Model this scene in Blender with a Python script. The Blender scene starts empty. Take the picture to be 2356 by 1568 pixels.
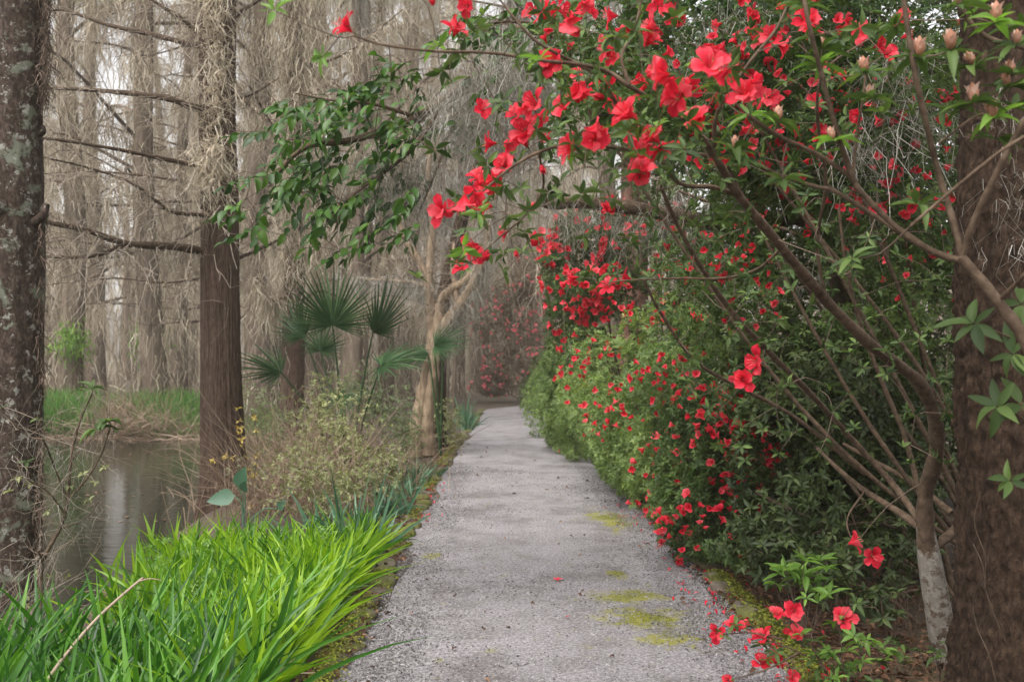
import bpy, math, random
import numpy as np
from mathutils import Vector, Matrix

random.seed(7)
RNG = np.random.default_rng(11)
scene = bpy.context.scene
COL = scene.collection

# ------------------------------------------------------------------ camera
EYE = 1.5
FOC = 2200.0            # focal length in units of a 2356 px wide picture
cam_d = bpy.data.cameras.new("camera")
cam = bpy.data.objects.new("camera", cam_d)
COL.objects.link(cam)
cam.location = (0, 0, EYE)
cam.rotation_euler = (math.radians(90), 0, 0)
cam_d.sensor_width = 36.0
cam_d.sensor_fit = 'HORIZONTAL'
cam_d.lens = 36.0 * FOC / 2356.0
cam_d.shift_y = 36.0 / 2356.0
cam_d.clip_start = 0.05
cam_d.clip_end = 2000
cam_d.dof.use_dof = True
cam_d.dof.focus_distance = 4.6
cam_d.dof.aperture_fstop = 4.5
scene.camera = cam

# ------------------------------------------------------------------ sky, sun, exposure
SUN_EL, SUN_AZ = 58.0, 215.0      # overcast: a broad soft sun, high, behind left
world = bpy.data.worlds.new("World")
scene.world = world
world.use_nodes = True
wn, wl = world.node_tree.nodes, world.node_tree.links
wn.clear()
w_out = wn.new('ShaderNodeOutputWorld')
w_bg = wn.new('ShaderNodeBackground')
w_sky = wn.new('ShaderNodeTexSky')
w_sky.sky_type = 'NISHITA'
w_sky.sun_disc = False
w_sky.sun_elevation = math.radians(SUN_EL)
w_sky.sun_rotation = math.radians(SUN_AZ)
w_sky.dust_density = 4.0
w_hs = wn.new('ShaderNodeHueSaturation')
w_hs.inputs['Saturation'].default_value = 0.10
wl.new(w_sky.outputs['Color'], w_hs.inputs['Color'])
wl.new(w_hs.outputs['Color'], w_bg.inputs['Color'])
w_bg.inputs['Strength'].default_value = 0.15
wl.new(w_bg.outputs['Background'], w_out.inputs['Surface'])
sun_d = bpy.data.lights.new("sun", 'SUN')
sun_d.energy = 1.1
sun_d.angle = math.radians(35)
sun_d.color = (1.0, 0.94, 0.86)
sun = bpy.data.objects.new("sun", sun_d)
COL.objects.link(sun)
_az, _el = math.radians(SUN_AZ), math.radians(SUN_EL)
_sd = Vector((math.sin(_az) * math.cos(_el), math.cos(_az) * math.cos(_el), math.sin(_el)))
sun.rotation_euler = _sd.to_track_quat('Z', 'Y').to_euler()
scene.view_settings.view_transform = 'Standard'
scene.view_settings.look = 'None'
scene.view_settings.exposure = 1.25
scene.view_settings.gamma = 1.0
scene.view_settings.use_curve_mapping = False
scene.cycles.max_bounces = 7
scene.cycles.diffuse_bounces = 4
scene.cycles.glossy_bounces = 3
scene.cycles.transmission_bounces = 4
scene.cycles.transparent_max_bounces = 4
scene.cycles.volume_bounces = 1
scene.cycles.use_denoising = True
scene.cycles.caustics_reflective = False
scene.cycles.caustics_refractive = False


# ------------------------------------------------------------------ small maths
def pt(u, v, y):
    """World point at depth y that the photograph shows at (u, v) of 2356 x 1568."""
    return np.array(((u - 1178.0) * y / FOC, y, EYE + (820.0 - v) * y / FOC))


def pts(lst, y=None):
    return np.array([pt(p[0], p[1], p[2] if len(p) > 2 else y) for p in lst])


def in_view(P, m=40):
    P = np.asarray(P)
    y = np.maximum(P[:, 1], 0.05)
    u = 1178 + P[:, 0] * FOC / y
    v = 820 - (P[:, 2] - EYE) * FOC / y
    return (P[:, 1] > 0.5) & (u > -m) & (u < 2356 + m) & (v > -m) & (v < 1568 + m)


def unit(a):
    a = np.asarray(a, float)
    n = np.linalg.norm(a, axis=-1, keepdims=True)
    return a / np.maximum(n, 1e-9)


def rand_dir(n):
    return unit(RNG.normal(size=(n, 3)))


def vnoise(P, seed=0):
    P = np.asarray(P, float)
    I = np.floor(P).astype(np.int64)
    F = P - I
    F = F * F * (3 - 2 * F)

    def h(ix, iy, iz):
        x = (ix * 374761393 + iy * 668265263 + iz * 1440662683 + seed * 974634777) & 0xffffffff
        x = ((x ^ (x >> 13)) * 1274126177) & 0xffffffff
        x = ((x ^ (x >> 16)) * 2246822519) & 0xffffffff
        return ((x ^ (x >> 15)) & 0xffff) / 65535.0
    r = 0
    for dx in (0, 1):
        for dy in (0, 1):
            for dz in (0, 1):
                w = (F[..., 0] if dx else 1 - F[..., 0]) * (F[..., 1] if dy else 1 - F[..., 1]) * (F[..., 2] if dz else 1 - F[..., 2])
                r = r + w * h(I[..., 0] + dx, I[..., 1] + dy, I[..., 2] + dz)
    return r * 2 - 1


def fbm(P, seed=0, oct=4):
    P = np.asarray(P, float)
    r, a = 0, 1.0
    for k in range(oct):
        r = r + a * vnoise(P * 2 ** k, seed + k * 17)
        a *= 0.5
    return r / 1.9


def spline(P, n):
    """Catmull-Rom resampling of a polyline (any number of columns)."""
    P = np.asarray(P, float)
    if len(P) == 2:
        t = np.linspace(0, 1, n)[:, None]
        return P[0] * (1 - t) + P[1] * t
    Q = np.vstack([2 * P[0] - P[1], P, 2 * P[-1] - P[-2]])
    t = np.linspace(0, len(P) - 1 - 1e-6, n)
    i = t.astype(int)
    f = (t - i)[:, None]
    a, b, c, d = Q[i], Q[i + 1], Q[i + 2], Q[i + 3]
    return 0.5 * (2 * b + (c - a) * f + (2 * a - 5 * b + 4 * c - d) * f ** 2 + (3 * b - a - 3 * c + d) * f ** 3)


def frames(Y, up=None):
    """Orthonormal frames (X, Y, Z) with Y given and Z near 'up'."""
    Y = unit(Y)
    if up is None:
        up = np.tile(np.array((0, 0, 1.0)), (len(Y), 1))
    Z = up - Y * np.sum(up * Y, axis=1, keepdims=True)
    bad = np.linalg.norm(Z, axis=1) < 1e-3
    Z[bad] = np.cross(Y[bad], np.array((0.3, 0.9, 0.1)))
    Z = unit(Z)
    X = np.cross(Y, Z)
    return X, Y, Z


# ------------------------------------------------------------------ mesh building
class MB:
    def __init__(s):
        s.v, s.f, s.t, s.m, s.n = [], [], [], [], 0

    def add(s, v, f, tint=0.5, mat=0):
        v = np.asarray(v, np.float32).reshape(-1, 3)
        f = np.asarray(f, np.int32)
        s.v.append(v)
        s.f.append(f + s.n)
        s.t.append(np.broadcast_to(np.asarray(tint, np.float32), (len(v),)))
        s.m.append(np.full(len(f), mat, np.int32))
        s.n += len(v)

    def mesh(s, name, mats, smooth=True):
        me = bpy.data.meshes.new(name)
        v = np.vstack(s.v)
        me.vertices.add(len(v))
        me.vertices.foreach_set('co', v.ravel())
        idx = np.concatenate([f.ravel() for f in s.f])
        cnt = np.concatenate([np.full(len(f), f.shape[1], np.int32) for f in s.f])
        me.loops.add(len(idx))
        me.loops.foreach_set('vertex_index', idx)
        me.polygons.add(len(cnt))
        me.polygons.foreach_set('loop_start', np.concatenate([[0], np.cumsum(cnt)[:-1]]).astype(np.int32))
        me.polygons.foreach_set('material_index', np.concatenate(s.m))
        me.polygons.foreach_set('use_smooth', np.full(len(cnt), smooth))
        at = me.attributes.new('tint', 'FLOAT', 'POINT')
        at.data.foreach_set('value', np.concatenate(s.t))
        for m in (mats if isinstance(mats, (list, tuple)) else [mats]):
            me.materials.append(m)
        me.update(calc_edges=True)
        return me

    def build(s, name, mats, parent=None, smooth=True, kind=None, origin=None):
        o0 = np.array(origin if origin is not None else (parent.location if parent else (0, 0, 0)), np.float32)
        if parent is not None and parent.parent is not None and origin is None:
            o0 = o0 + np.array(parent.parent.location, np.float32)
        s.v = [a - o0 for a in s.v]
        ob = bpy.data.objects.new(name, s.mesh(name, mats, smooth))
        COL.objects.link(ob)
        if parent is not None:
            ob.parent = parent
        else:
            ob.location = [float(x) for x in o0]
        if kind:
            ob['kind'] = kind
        return ob


def tag(o, label=None, cat=None, group=None, kind=None):
    if label: o['label'] = label
    if cat: o['category'] = cat
    if group: o['group'] = group
    if kind: o['kind'] = kind
    return o


def empty(name, loc, label, cat, group=None):
    o = bpy.data.objects.new(name, None)
    COL.objects.link(o)
    o.location = [float(x) for x in loc]
    o.empty_display_size = 0.1
    return tag(o, label, cat, group)


def put(name, mesh, parent, M):
    """A mesh object placed in the world by the 4x4 matrix M (parents are only translated)."""
    o = bpy.data.objects.new(name, mesh)
    COL.objects.link(o)
    if parent is not None:
        o.parent = parent
        M = M.copy()
        off = np.array(parent.location)
        if parent.parent is not None:
            off = off + np.array(parent.parent.location)
        M[:3, 3] -= off
    o.matrix_basis = Matrix(M.tolist())
    return o


def mat4(p, X, Y, Z, s=1.0):
    M = np.eye(4)
    s = np.broadcast_to(np.asarray(s, float), (3,))
    M[:3, 0], M[:3, 1], M[:3, 2], M[:3, 3] = np.asarray(X) * s[0], np.asarray(Y) * s[1], np.asarray(Z) * s[2], p
    return M


def scatter(mb, tv, tf, P, X, Y, Z, S, tint, mat=0, ttint=None):
    """Copies of the template (tv, tf) at P with frames X, Y, Z and scales S (n x 3)."""
    P = np.asarray(P, float)
    n, k = len(P), len(tv)
    if n == 0:
        return
    S = np.asarray(S, float)
    if S.ndim == 1:
        S = np.repeat(S[:, None], 3, 1)
    V = P[:, None] + tv[None, :, 0:1] * (X * S[:, :1])[:, None] + tv[None, :, 1:2] * (Y * S[:, 1:2])[:, None] + tv[None, :, 2:3] * (Z * S[:, 2:])[:, None]
    F = (np.arange(n)[:, None, None] * k + tf[None]).reshape(-1, tf.shape[1])
    T = np.repeat(np.asarray(tint, float), k)
    if ttint is not None:
        T = np.clip(T + np.tile(ttint, n), 0, 1)
    mb.add(V.reshape(-1, 3), F, T, mat)


def tube(mb, P, R, sides=6, tint=0.5, mat=0, rough=0.0, seed=0, cap=True):
    P = np.asarray(P, float)
    n = len(P)
    R = np.broadcast_to(np.asarray(R, float), (n,))
    T = unit(np.gradient(P, axis=0))
    ref = np.array((0.31, 0.95, 0.05)) if abs(T[:, 2]).mean() > 0.6 else np.array((0, 0, 1.0))
    X = unit(np.cross(T, ref))
    Z = np.cross(X, T)
    a = np.arange(sides) * 2 * math.pi / sides
    r = R[:, None] * np.ones(sides)
    V = P[:, None] + (np.cos(a)[None, :, None] * X[:, None] + np.sin(a)[None, :, None] * Z[:, None]) * r[..., None]
    if rough:
        q = V / max(float(R.mean()) * 1.6, 1e-4)
        d = fbm(q, seed, 3) * rough
        V = P[:, None] + (V - P[:, None]) * (1 + d)[..., None]
    i = np.arange(n - 1)[:, None] * sides
    j = np.arange(sides)[None]
    k = (j + 1) % sides
    F = np.stack([i + j, i + k, i + sides + k, i + sides + j], -1).reshape(-1, 4)
    mb.add(V.reshape(-1, 3), F, tint, mat)
    if cap:
        base = (n - 1) * sides
        Vc = np.vstack([V[-1], P[-1] + T[-1] * R[-1] * 0.6])
        mb.add(Vc, np.stack([np.arange(sides), (np.arange(sides) + 1) % sides, np.full(sides, sides)], -1), tint, mat)


def ribbons(mb, P0, D, L, W, segs=4, droop=0.0, wob=0.0, side=None, tint=0.5, mat=0, taper=0.0, fold=0.0, blade=False, bend=None):
    """Many flat strips at once. D start directions, droop bends them down, wob jitters them."""
    P0, D = np.asarray(P0, float), unit(D)
    n = len(P0)
    if n == 0:
        return
    L = np.broadcast_to(np.asarray(L, float), (n,))
    W = np.broadcast_to(np.asarray(W, float), (n,))
    droop = np.broadcast_to(np.asarray(droop, float), (n,))
    t = np.linspace(0, 1, segs + 1)
    C = P0[:, None] + D[:, None] * (L[:, None] * t)[..., None]
    if bend is not None:
        C = C + np.asarray(bend)[:, None] * (L[:, None] * t[None] ** 2)[..., None]
    C[..., 2] -= droop[:, None] * L[:, None] * t[None] ** 2.2
    if wob:
        J = RNG.normal(size=(n, segs + 1, 3)) * wob * L[:, None, None] / segs
        J[:, 0] = 0
        C = C + np.cumsum(J, axis=1)
    if side is None:
        side = unit(np.cross(D, rand_dir(n)))
    if blade:
        prof = np.where(t < 0.55, 0.75 + 0.45 * t, (1 - t) / 0.45 * 0.9975)
        prof[-1] = 0.04
    else:
        prof = 1 - (1 - taper) * t ** 1.5
    h = side[:, None] * (W[:, None] * prof[None] * 0.5)[..., None]
    tt = np.broadcast_to(np.asarray(tint, float), (n,))
    i = (np.arange(n) * (segs + 1))[:, None] + np.arange(segs)[None]
    if fold:
        nrm = unit(np.cross(side, D))[:, None] * (W[:, None] * prof[None] * fold)[..., None]
        V = np.stack([C - h + nrm, C, C + h + nrm], 2)
        f = np.stack([i * 3, i * 3 + 1, i * 3 + 4, i * 3 + 3], -1).reshape(-1, 4)
        g = np.stack([i * 3 + 1, i * 3 + 2, i * 3 + 5, i * 3 + 4], -1).reshape(-1, 4)
        mb.add(V.reshape(-1, 3), np.vstack([f, g]), np.repeat(tt, (segs + 1) * 3), mat)
    else:
        V = np.stack([C - h, C + h], 2)
        f = np.stack([i * 2, i * 2 + 1, i * 2 + 3, i * 2 + 2], -1).reshape(-1, 4)
        mb.add(V.reshape(-1, 3), f, np.repeat(tt, (segs + 1) * 2), mat)
    return C


# ------------------------------------------------------------------ materials
def new_mat(name):
    m = bpy.data.materials.new(name)
    m.use_nodes = True
    n, l = m.node_tree.nodes, m.node_tree.links
    b = n['Principled BSDF']
    return m, n, l, b


def ramp(n, stops):
    r = n.new('ShaderNodeValToRGB')
    e = r.color_ramp.elements
    while len(e) < len(stops):
        e.new(0.5)
    for i, (p, c) in enumerate(stops):
        e[i].position = p
        e[i].color = (*c, 1)
    return r


def noise_node(n, l, scale, detail=4, rough=0.6, vec=None, stretch=None, dist=0.0):
    t = n.new('ShaderNodeTexNoise')
    t.inputs['Scale'].default_value = scale
    t.inputs['Detail'].default_value = detail
    t.inputs['Roughness'].default_value = rough
    t.inputs['Distortion'].default_value = dist
    if stretch is not None:
        mp = n.new('ShaderNodeMapping')
        mp.inputs['Scale'].default_value = stretch
        l.new(vec, mp.inputs['Vector'])
        l.new(mp.outputs['Vector'], t.inputs['Vector'])
    elif vec is not None:
        l.new(vec, t.inputs['Vector'])
    return t


def mixc(n, l, fac, a, b, mode='MIX'):
    x = n.new('ShaderNodeMix')
    x.data_type = 'RGBA'
    x.blend_type = mode
    for sock, val in ((x.inputs[0], fac), (x.inputs[6], a), (x.inputs[7], b)):
        if isinstance(val, (int, float)):
            sock.default_value = val
        elif isinstance(val, tuple):
            sock.default_value = (*val, 1)
        else:
            l.new(val, sock)
    return x.outputs[2]


def math_node(n, l, op, a, b=None, clamp=False):
    x = n.new('ShaderNodeMath')
    x.operation = op
    x.use_clamp = clamp
    for i, val in enumerate((a, b)):
        if val is None:
            continue
        if isinstance(val, (int, float)):
            x.inputs[i].default_value = val
        else:
            l.new(val, x.inputs[i])
    return x.outputs[0]


def bump(n, l, b, height, strength=0.5, dist=0.01):
    bp = n.new('ShaderNodeBump')
    bp.inputs['Strength'].default_value = strength
    bp.inputs['Distance'].default_value = dist
    l.new(height, bp.inputs['Height'])
    l.new(bp.outputs['Normal'], b.inputs['Normal'])


def leaf_mat(name, cols, rough=0.45, trans=0.3, spec=0.4, tcol=None, rnd=0.35, under=None):
    """cols: three colours met at tint 0, .5, 1 (tint comes from the leaf, varied by the object's random)."""
    m, n, l, b = new_mat(name)
    at = n.new('ShaderNodeAttribute')
    at.attribute_name = 'tint'
    oi = n.new('ShaderNodeObjectInfo')
    f = math_node(n, l, 'MULTIPLY_ADD', oi.outputs['Random'], rnd)
    f.node.inputs[2].default_value = -rnd / 2
    f = math_node(n, l, 'ADD', f, at.outputs['Fac'], True)
    r = ramp(n, [(0.0, cols[0]), (0.5, cols[1]), (1.0, cols[2])])
    l.new(f, r.inputs[0])
    g = n.new('ShaderNodeNewGeometry')
    nz = noise_node(n, l, 9.0, 3, 0.6, g.outputs['Position'])
    col = mixc(n, l, 0.5, r.outputs[0], mixc(n, l, nz.outputs['Fac'], (0.45, 0.45, 0.45), (1.5, 1.5, 1.5)), 'MULTIPLY')
    if under:
        col = mixc(n, l, g.outputs['Backfacing'], col, under)
    l.new(col, b.inputs['Base Color'])
    b.inputs['Roughness'].default_value = rough
    b.inputs['Specular IOR Level'].default_value = spec
    if trans:
        tr = n.new('ShaderNodeBsdfTranslucent')
        l.new(mixc(n, l, 1.0, col, tcol or (1.5, 1.6, 0.9), 'MULTIPLY'), tr.inputs['Color'])
        mx = n.new('ShaderNodeMixShader')
        mx.inputs[0].default_value = trans
        l.new(b.outputs[0], mx.inputs[1])
        l.new(tr.outputs[0], mx.inputs[2])
        l.new(mx.outputs[0], n['Material Output'].inputs['Surface'])
    return m


def bark_mat(name, dark, mid, light, stretch=(1, 1, 0.25), scale=26, bstr=0.8, bdist=0.012, patch=None, patch2=None, pscale=5.0, pthr=0.6, rough=0.9):
    m, n, l, b = new_mat(name)
    tc = n.new('ShaderNodeTexCoord')
    v = tc.outputs['Object']
    a = noise_node(n, l, scale, 6, 0.68, v, stretch, 0.3)
    c = noise_node(n, l, scale * 0.22, 3, 0.6, v)
    r = ramp(n, [(0.30, dark), (0.5, mid), (0.72, light)])
    l.new(a.outputs['Fac'], r.inputs[0])
    col = mixc(n, l, 0.55, r.outputs[0], mixc(n, l, c.outputs['Fac'], (0.3, 0.3, 0.3), (1.7, 1.7, 1.7)), 'MULTIPLY')
    h = a.outputs['Fac']
    if patch:
        p = noise_node(n, l, pscale, 6, 0.72, v, None, 0.4)
        pr = ramp(n, [(pthr, (0, 0, 0)), (pthr + 0.05, (1, 1, 1))])
        l.new(p.outputs['Fac'], pr.inputs[0])
        col = mixc(n, l, pr.outputs[0], col, patch)
        h = math_node(n, l, 'ADD', h, math_node(n, l, 'MULTIPLY', pr.outputs[0], 0.25))
    if patch2:
        p = noise_node(n, l, pscale * 3.1, 5, 0.7, v)
        pr = ramp(n, [(pthr + 0.03, (0, 0, 0)), (pthr + 0.07, (1, 1, 1))])
        l.new(p.outputs['Fac'], pr.inputs[0])
        col = mixc(n, l, pr.outputs[0], col, patch2)
    l.new(col, b.inputs['Base Color'])
    b.inputs['Roughness'].default_value = rough
    b.inputs['Specular IOR Level'].default_value = 0.2
    bump(n, l, b, h, bstr, bdist)
    return m


M_BARK_LICHEN = bark_mat('lichen_bark', (0.014, 0.009, 0.006), (0.050, 0.034, 0.026), (0.13, 0.098, 0.08), (1, 1, 0.55), 42, 0.9, 0.01,
                         patch=(0.15, 0.16, 0.12), patch2=(0.26, 0.25, 0.22), pscale=5.0, pthr=0.555)
M_BARK_CYPRESS = bark_mat('cypress_bark', (0.016, 0.009, 0.006), (0.066, 0.041, 0.029), (0.15, 0.105, 0.080), (1, 1, 0.07), 85, 1.0, 0.02,
                          patch2=(0.32, 0.30, 0.29), pscale=5.5, pthr=0.66)
M_BARK_DARK = bark_mat('rough_brown_bark', (0.006, 0.0035, 0.002), (0.036, 0.021, 0.0125), (0.085, 0.053, 0.034), (1, 1, 0.5), 48, 1.0, 0.02)
M_BARK_TAN = bark_mat('smooth_tan_bark', (0.12, 0.082, 0.050), (0.25, 0.182, 0.122), (0.38, 0.295, 0.21), (1, 1, 0.10), 30, 0.4, 0.006)
M_BARK_MOTTLED = bark_mat('mottled_grey_bark', (0.040, 0.026, 0.017), (0.098, 0.070, 0.050), (0.17, 0.128, 0.095), (1, 1, 0.6), 26, 0.5, 0.004,
                          patch=(0.20, 0.178, 0.155), patch2=(0.25, 0.23, 0.20), pscale=8, pthr=0.485)
M_BARK_LIMB = bark_mat('limb_bark', (0.040, 0.026, 0.017), (0.098, 0.066, 0.044), (0.17, 0.122, 0.085), (1, 1, 1), 30, 0.6, 0.004)
M_LIMB_DARK = bark_mat('dark_limb_bark', (0.025, 0.016, 0.010), (0.060, 0.040, 0.027), (0.11, 0.078, 0.055), (1, 1, 1), 30, 0.6, 0.004)
M_BARK_SWAMP = bark_mat('swamp_tree_bark', (0.05, 0.037, 0.027), (0.125, 0.096, 0.072), (0.22, 0.175, 0.135), (1, 1, 0.12), 14, 0.8, 0.03)
M_BARK_RED = bark_mat('reddish_bark', (0.06, 0.030, 0.022), (0.16, 0.085, 0.062), (0.25, 0.15, 0.115), (1, 1, 0.3), 18, 0.7, 0.012)
M_TWIG = leaf_mat('brown_twig', [(0.045, 0.030, 0.022), (0.10, 0.070, 0.050), (0.18, 0.13, 0.10)], 0.8, 0, 0.2)
M_TWIG_PALE = leaf_mat('dry_pale_twig', [(0.13, 0.10, 0.075), (0.24, 0.19, 0.145), (0.40, 0.34, 0.28)], 0.85, 0, 0.2)
M_MOSS_STRAND = leaf_mat('spanish_moss_strand', [(0.12, 0.10, 0.070), (0.40, 0.345, 0.262), (0.66, 0.59, 0.48)], 0.95, 0.35, 0.1, tcol=(1.1, 1.05, 0.95), rnd=0.25)
M_MOSS_NEAR = leaf_mat('grey_moss_strand', [(0.19, 0.175, 0.15), (0.33, 0.31, 0.27), (0.50, 0.48, 0.43)], 0.95, 0.3, 0.1, tcol=(1.1, 1.05, 0.95))
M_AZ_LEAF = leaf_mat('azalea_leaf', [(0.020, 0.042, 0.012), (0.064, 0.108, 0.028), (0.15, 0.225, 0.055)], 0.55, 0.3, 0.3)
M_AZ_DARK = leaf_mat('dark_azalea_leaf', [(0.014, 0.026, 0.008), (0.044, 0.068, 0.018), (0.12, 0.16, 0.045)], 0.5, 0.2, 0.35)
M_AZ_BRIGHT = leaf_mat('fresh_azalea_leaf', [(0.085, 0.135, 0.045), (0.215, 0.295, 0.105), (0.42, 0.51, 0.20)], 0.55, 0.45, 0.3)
M_AZ_NEW = leaf_mat('new_leaf', [(0.07, 0.14, 0.025), (0.14, 0.26, 0.045), (0.25, 0.40, 0.08)], 0.45, 0.4, 0.35)
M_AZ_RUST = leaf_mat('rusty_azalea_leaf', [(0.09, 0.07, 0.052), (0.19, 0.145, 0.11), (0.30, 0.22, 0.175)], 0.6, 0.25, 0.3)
M_CAM_LEAF = leaf_mat('camellia_leaf', [(0.013, 0.042, 0.007), (0.042, 0.105, 0.013), (0.115, 0.21, 0.028)], 0.42, 0.25, 0.35)
M_OLIVE = leaf_mat('olive_small_leaf', [(0.10, 0.105, 0.045), (0.21, 0.23, 0.10), (0.37, 0.39, 0.18)], 0.6, 0.3, 0.3)
M_PALM = leaf_mat('palmetto_leaflet', [(0.010, 0.038, 0.010), (0.030, 0.085, 0.024), (0.10, 0.17, 0.065)], 0.5, 0.2, 0.3)
M_GRASS = leaf_mat('bright_strap_leaf', [(0.010, 0.050, 0.005), (0.085, 0.22, 0.009), (0.27, 0.43, 0.020)], 0.42, 0.42, 0.4, tcol=(1.5, 1.6, 0.6))
M_GRASS_DARK = leaf_mat('deep_green_strap_leaf', [(0.009, 0.048, 0.006), (0.040, 0.140, 0.010), (0.12, 0.28, 0.022)], 0.4, 0.35, 0.4, tcol=(1.4, 1.6, 0.6))
M_GRASS_BLUE = leaf_mat('blue_green_strap_leaf', [(0.035, 0.095, 0.055), (0.08, 0.18, 0.105), (0.17, 0.29, 0.18)], 0.45, 0.3, 0.4)
M_REED = leaf_mat('dry_reed', [(0.13, 0.085, 0.055), (0.25, 0.18, 0.125), (0.42, 0.33, 0.25)], 0.8, 0.2, 0.2, tcol=(1.1, 1, 0.9))
M_LITTER = leaf_mat('leaf_litter', [(0.045, 0.022, 0.013), (0.13, 0.066, 0.038), (0.27, 0.155, 0.095)], 0.8, 0.05, 0.2)
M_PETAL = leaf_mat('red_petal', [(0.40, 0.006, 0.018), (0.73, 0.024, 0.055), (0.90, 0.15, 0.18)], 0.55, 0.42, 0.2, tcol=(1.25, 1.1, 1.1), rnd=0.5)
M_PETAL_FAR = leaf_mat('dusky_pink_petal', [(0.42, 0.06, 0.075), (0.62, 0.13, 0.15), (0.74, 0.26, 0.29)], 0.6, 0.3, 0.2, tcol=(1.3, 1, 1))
M_STAMEN = leaf_mat('stamen', [(0.5, 0.02, 0.04), (0.7, 0.10, 0.12), (0.75, 0.30, 0.25)], 0.5, 0, 0.3)
M_BUD = leaf_mat('peach_bud', [(0.34, 0.14, 0.07), (0.58, 0.30, 0.20), (0.78, 0.56, 0.47)], 0.5, 0.25, 0.3, tcol=(1.1, 1, 0.95))
M_TURF_MOSS = leaf_mat('yellow_green_moss', [(0.07, 0.08, 0.012), (0.16, 0.175, 0.028), (0.28, 0.29, 0.055)], 0.9, 0.15, 0.1)
M_PEBBLE = leaf_mat('gravel_chip', [(0.075, 0.068, 0.068), (0.21, 0.195, 0.20), (0.44, 0.42, 0.425)], 0.85, 0, 0.3)


def make_path_mat():
    m, n, l, b = new_mat('compacted_gravel')
    g = n.new('ShaderNodeNewGeometry')
    P = g.outputs['Position']
    a = noise_node(n, l, 55, 6, 0.8, P)
    c = noise_node(n, l, 1.9, 6, 0.7, P)
    r = ramp(n, [(0.30, (0.075, 0.068, 0.071)), (0.5, (0.225, 0.211, 0.217)), (0.66, (0.46, 0.435, 0.445))])
    l.new(a.outputs['Fac'], r.inputs[0])
    rc = ramp(n, [(0.34, (0.64, 0.61, 0.60)), (0.50, (1, 1, 1)), (0.66, (1.22, 1.20, 1.22))])
    l.new(c.outputs['Fac'], rc.inputs[0])
    col = mixc(n, l, 1.0, r.outputs[0], rc.outputs[0], 'MULTIPLY')
    # thin algae film: a broken strip of patches along the right third of the path
    at = n.new('ShaderNodeAttribute')
    at.attribute_name = 'tint'
    c2 = noise_node(n, l, 6.5, 7, 0.75, P)
    c3 = math_node(n, l, 'MULTIPLY_ADD', c2.outputs['Fac'], 2.2)
    c3.node.inputs[2].default_value = -1.12
    s = math_node(n, l, 'ADD', at.outputs['Fac'], c3)
    mk = ramp(n, [(0.20, (0, 0, 0)), (0.48, (1, 1, 1))])
    l.new(s, mk.inputs[0])
    alg = mixc(n, l, a.outputs['Fac'], (0.12, 0.115, 0.012), (0.36, 0.345, 0.05))
    col = mixc(n, l, math_node(n, l, 'MULTIPLY', mk.outputs[0], 0.92), col, alg)
    l.new(col, b.inputs['Base Color'])
    b.inputs['Roughness'].default_value = 0.9
    b.inputs['Specular IOR Level'].default_value = 0.25
    bump(n, l, b, a.outputs['Fac'], 0.9, 0.012)
    return m


def make_ground_mat():
    m, n, l, b = new_mat('forest_floor')
    g = n.new('ShaderNodeNewGeometry')
    P = g.outputs['Position']
    a = noise_node(n, l, 22, 6, 0.72, P)
    c = noise_node(n, l, 0.9, 4, 0.6, P)
    r = ramp(n, [(0.3, (0.022, 0.014, 0.010)), (0.5, (0.060, 0.040, 0.028)), (0.72, (0.13, 0.095, 0.066))])
    l.new(a.outputs['Fac'], r.inputs[0])
    mo = ramp(n, [(0.52, (0, 0, 0)), (0.66, (1, 1, 1))])
    l.new(c.outputs['Fac'], mo.inputs[0])
    col = mixc(n, l, math_node(n, l, 'MULTIPLY', mo.outputs[0], 0.6), r.outputs[0], (0.085, 0.085, 0.022))
    l.new(col, b.inputs['Base Color'])
    b.inputs['Roughness'].default_value = 0.95
    bump(n, l, b, a.outputs['Fac'], 0.8, 0.02)
    return m


def make_water_mat():
    m, n, l, b = new_mat('dark_pond_water')
    g = n.new('ShaderNodeNewGeometry')
    P = g.outputs['Position']
    a = noise_node(n, l, 2.2, 3, 0.5, P, (1.0, 3.2, 1.0))
    b.inputs['Base Color'].default_value = (0.010, 0.012, 0.008, 1)
    b.inputs['Roughness'].default_value = 0.07
    b.inputs['IOR'].default_value = 1.33
    b.inputs['Specular IOR Level'].default_value = 0.36
    bump(n, l, b, a.outputs['Fac'], 0.16, 0.03)
    return m


def make_stone_mat():
    m, n, l, b = new_mat('mossy_stone')
    tc = n.new('ShaderNodeTexCoord')
    oi = n.new('ShaderNodeObjectInfo')
    g = n.new('ShaderNodeNewGeometry')
    a = noise_node(n, l, 16, 6, 0.7, g.outputs['Position'])
    c = noise_node(n, l, 5, 5, 0.7, g.outputs['Position'])
    r = ramp(n, [(0.3, (0.035, 0.026, 0.02)), (0.5, (0.10, 0.078, 0.06)), (0.72, (0.19, 0.16, 0.13))])
    l.new(a.outputs['Fac'], r.inputs[0])
    mo = ramp(n, [(0.40, (0, 0, 0)), (0.56, (1, 1, 1))])
    l.new(math_node(n, l, 'ADD', c.outputs['Fac'], math_node(n, l, 'MULTIPLY', math_node(n, l, 'SUBTRACT', oi.outputs['Random'], 0.5), 0.25)), mo.inputs[0])
    col = mixc(n, l, mo.outputs[0], r.outputs[0], mixc(n, l, a.outputs['Fac'], (0.035, 0.04, 0.008), (0.15, 0.15, 0.035)))
    l.new(col, b.inputs['Base Color'])
    b.inputs['Roughness'].default_value = 0.95
    bump(n, l, b, a.outputs['Fac'], 0.9, 0.012)
    return m


M_PATH, M_GROUND, M_WATER, M_STONE = make_path_mat(), make_ground_mat(), make_water_mat(), make_stone_mat()

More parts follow.
